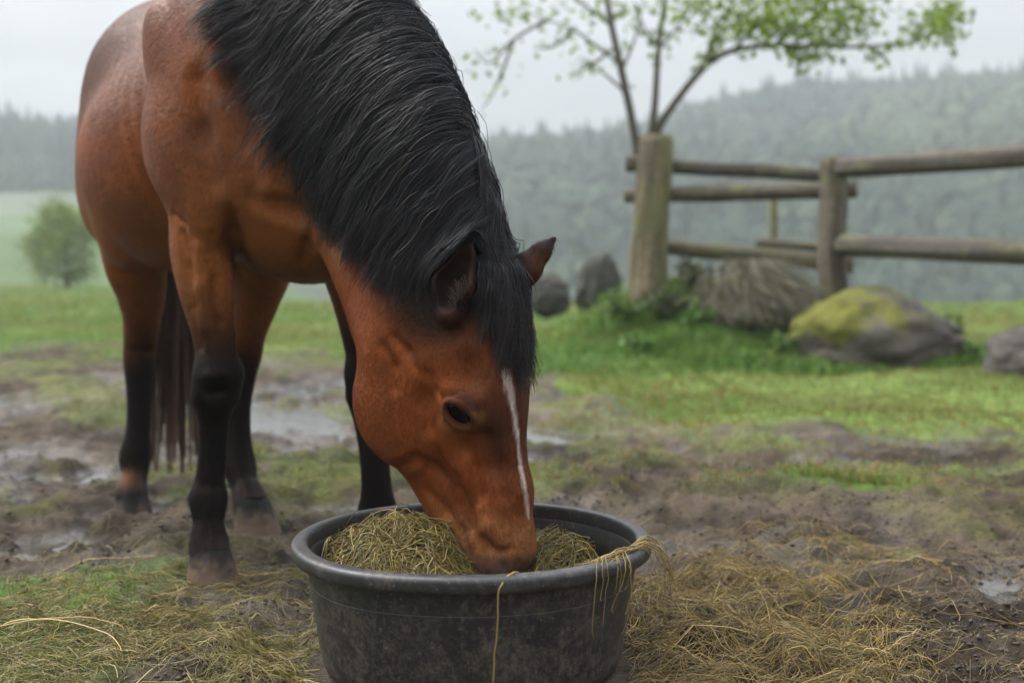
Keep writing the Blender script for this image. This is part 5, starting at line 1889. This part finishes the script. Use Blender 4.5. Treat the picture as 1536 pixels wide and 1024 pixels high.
Fq = (gf_[None] + (np.arange(n) * NU * NV)[:, None, None]).reshape(-1, 4)
kc = lerp(np.array([0.018, 0.029, 0.024]), np.array([0.042, 0.060, 0.038]), r_.random((n, 1)) ** 1.4)
lite = (fbm(np.stack([tx * 0.012, ty * 0.012], -1), 3, 152) > 0.53) & ~conif
kc = np.where(lite[:, None], np.array([0.044, 0.060, 0.036]) * (0.8 + 0.4 * r_.random((n, 1))), kc)
wm = col_mat('woodland_leaves', 0.9, 0.1)
wood_o = new_mesh('woodland', V, Fq, wm, None, np.repeat(kc, NU * NV, 0), smooth=False)
tag(wood_o, 'misty woodland covering the far hills', 'woodland', kind='stuff')

# ================================================================ AIR, SKY, LIGHT
hz_v = np.array([(x, y, z) for z in (-30.0, 75.0) for x, y in ((-560, -40), (560, -40), (560, 460), (-560, 460))])
hz_f = [np.array([(0, 3, 2, 1), (4, 5, 6, 7), (0, 1, 5, 4), (1, 2, 6, 5), (2, 3, 7, 6), (3, 0, 4, 7)])]
hzm = bpy.data.materials.new('mist')
hzm.use_nodes = True
nt = hzm.node_tree
nt.nodes.remove(nt.nodes['Principled BSDF'])
pv = nd(nt, 'ShaderNodeVolumePrincipled')
pv.inputs['Color'].default_value = (0.93, 0.97, 1.0, 1)
pv.inputs['Density'].default_value = 0.0012
pv.inputs['Anisotropy'].default_value = 0.0
nt.links.new(pv.outputs['Volume'], nt.nodes['Material Output'].inputs['Volume'])
haze = new_mesh('haze', hz_v, hz_f, hzm, smooth=False)
tag(haze, 'pale rain mist hanging over the valley', 'mist', kind='stuff')

SUN_EL, SUN_AZ = 52.0, -62.0                                             # azimuth from straight ahead, negative = left
w = bpy.data.worlds.new('World')
bpy.context.scene.world = w
w.use_nodes = True
nt = w.node_tree
bg = nt.nodes['Background']
sky = nd(nt, 'ShaderNodeTexSky', sky_type='NISHITA')
sky.sun_disc = False
sky.sun_elevation = R(SUN_EL)
sky.sun_rotation = R(SUN_AZ)
sky.air_density = 2.0
sky.dust_density = 6.0
hs = nd(nt, 'ShaderNodeHueSaturation')
hs.inputs['Saturation'].default_value = 0.10
nt.links.new(sky.outputs['Color'], hs.inputs['Color'])
tc = nd(nt, 'ShaderNodeTexCoord')
cl = noise_node(nt, 2.2, 5, 0.55, tc.outputs['Generated'], (1, 1, 2.6))
clr = ramp_node(nt, cl.outputs['Fac'], [(0.32, (0.70, 0.73, 0.78)), (0.68, (1.14, 1.14, 1.14))])
flat = mix_node(nt, 0.60, hs.outputs['Color'], (7.6, 7.8, 8.2))
sz = nd(nt, 'ShaderNodeSeparateXYZ')
nt.links.new(tc.outputs['Generated'], sz.inputs[0])
zen = ramp_node(nt, sz.outputs['Z'], [(0.0, 0.40), (0.16, 0.42), (0.5, 1.0), (1.0, 1.0)])
zen.color_ramp.elements[2].color = (2.05, 2.06, 2.08, 1)
zen.color_ramp.elements[3].color = (3.0, 3.0, 3.0, 1)
flat = mix_node(nt, 1.0, flat, zen.outputs['Color'], 'MULTIPLY')
nt.links.new(mix_node(nt, 1.0, flat, clr.outputs['Color'], 'MULTIPLY'), bg.inputs['Color'])
bg.inputs['Strength'].default_value = 0.10
sun = bpy.data.lights.new('sun', 'SUN')
sun.energy = 2.5
sun.angle = R(30)
sun.color = (1.0, 0.96, 0.90)
sun_o = bpy.data.objects.new('sun', sun)
C.objects.link(sun_o)
sdir = np.array([math.sin(R(SUN_AZ)) * math.cos(R(SUN_EL)), math.cos(R(SUN_AZ)) * math.cos(R(SUN_EL)), math.sin(R(SUN_EL))])
from mathutils import Vector
sun_o.rotation_euler = Vector(sdir).to_track_quat('Z', 'Y').to_euler()

sc = bpy.context.scene
sc.render.engine = 'CYCLES'
sc.view_settings.view_transform = 'Standard'
sc.view_settings.look = 'None'
sc.view_settings.exposure = 0.66
sc.view_settings.gamma = 1.0
sc.cycles.use_denoising = True
sc.cycles.max_bounces = 8
sc.cycles.diffuse_bounces = 3
sc.cycles.glossy_bounces = 3
sc.cycles.transmission_bounces = 3
sc.cycles.volume_bounces = 2
sc.cycles.sample_clamp_indirect = 4.0


# ================================================================ CAMERA
cam = bpy.data.cameras.new('camera')
cam_o = bpy.data.objects.new('camera', cam)
C.objects.link(cam_o)
cam_o.location = (0, 0, CAM_H)
cam_o.rotation_euler = (R(90), 0, 0)
cam.sensor_width = 36
cam.lens = 36 * F_PX / 1536
cam.shift_y = -(512 - PY0) / 1536
cam.clip_start = 0.05
cam.clip_end = 3000
cam.dof.use_dof = True
cam.dof.focus_distance = 2.28
cam.dof.aperture_fstop = cam.lens / 18.0
bpy.context.scene.camera = cam_o
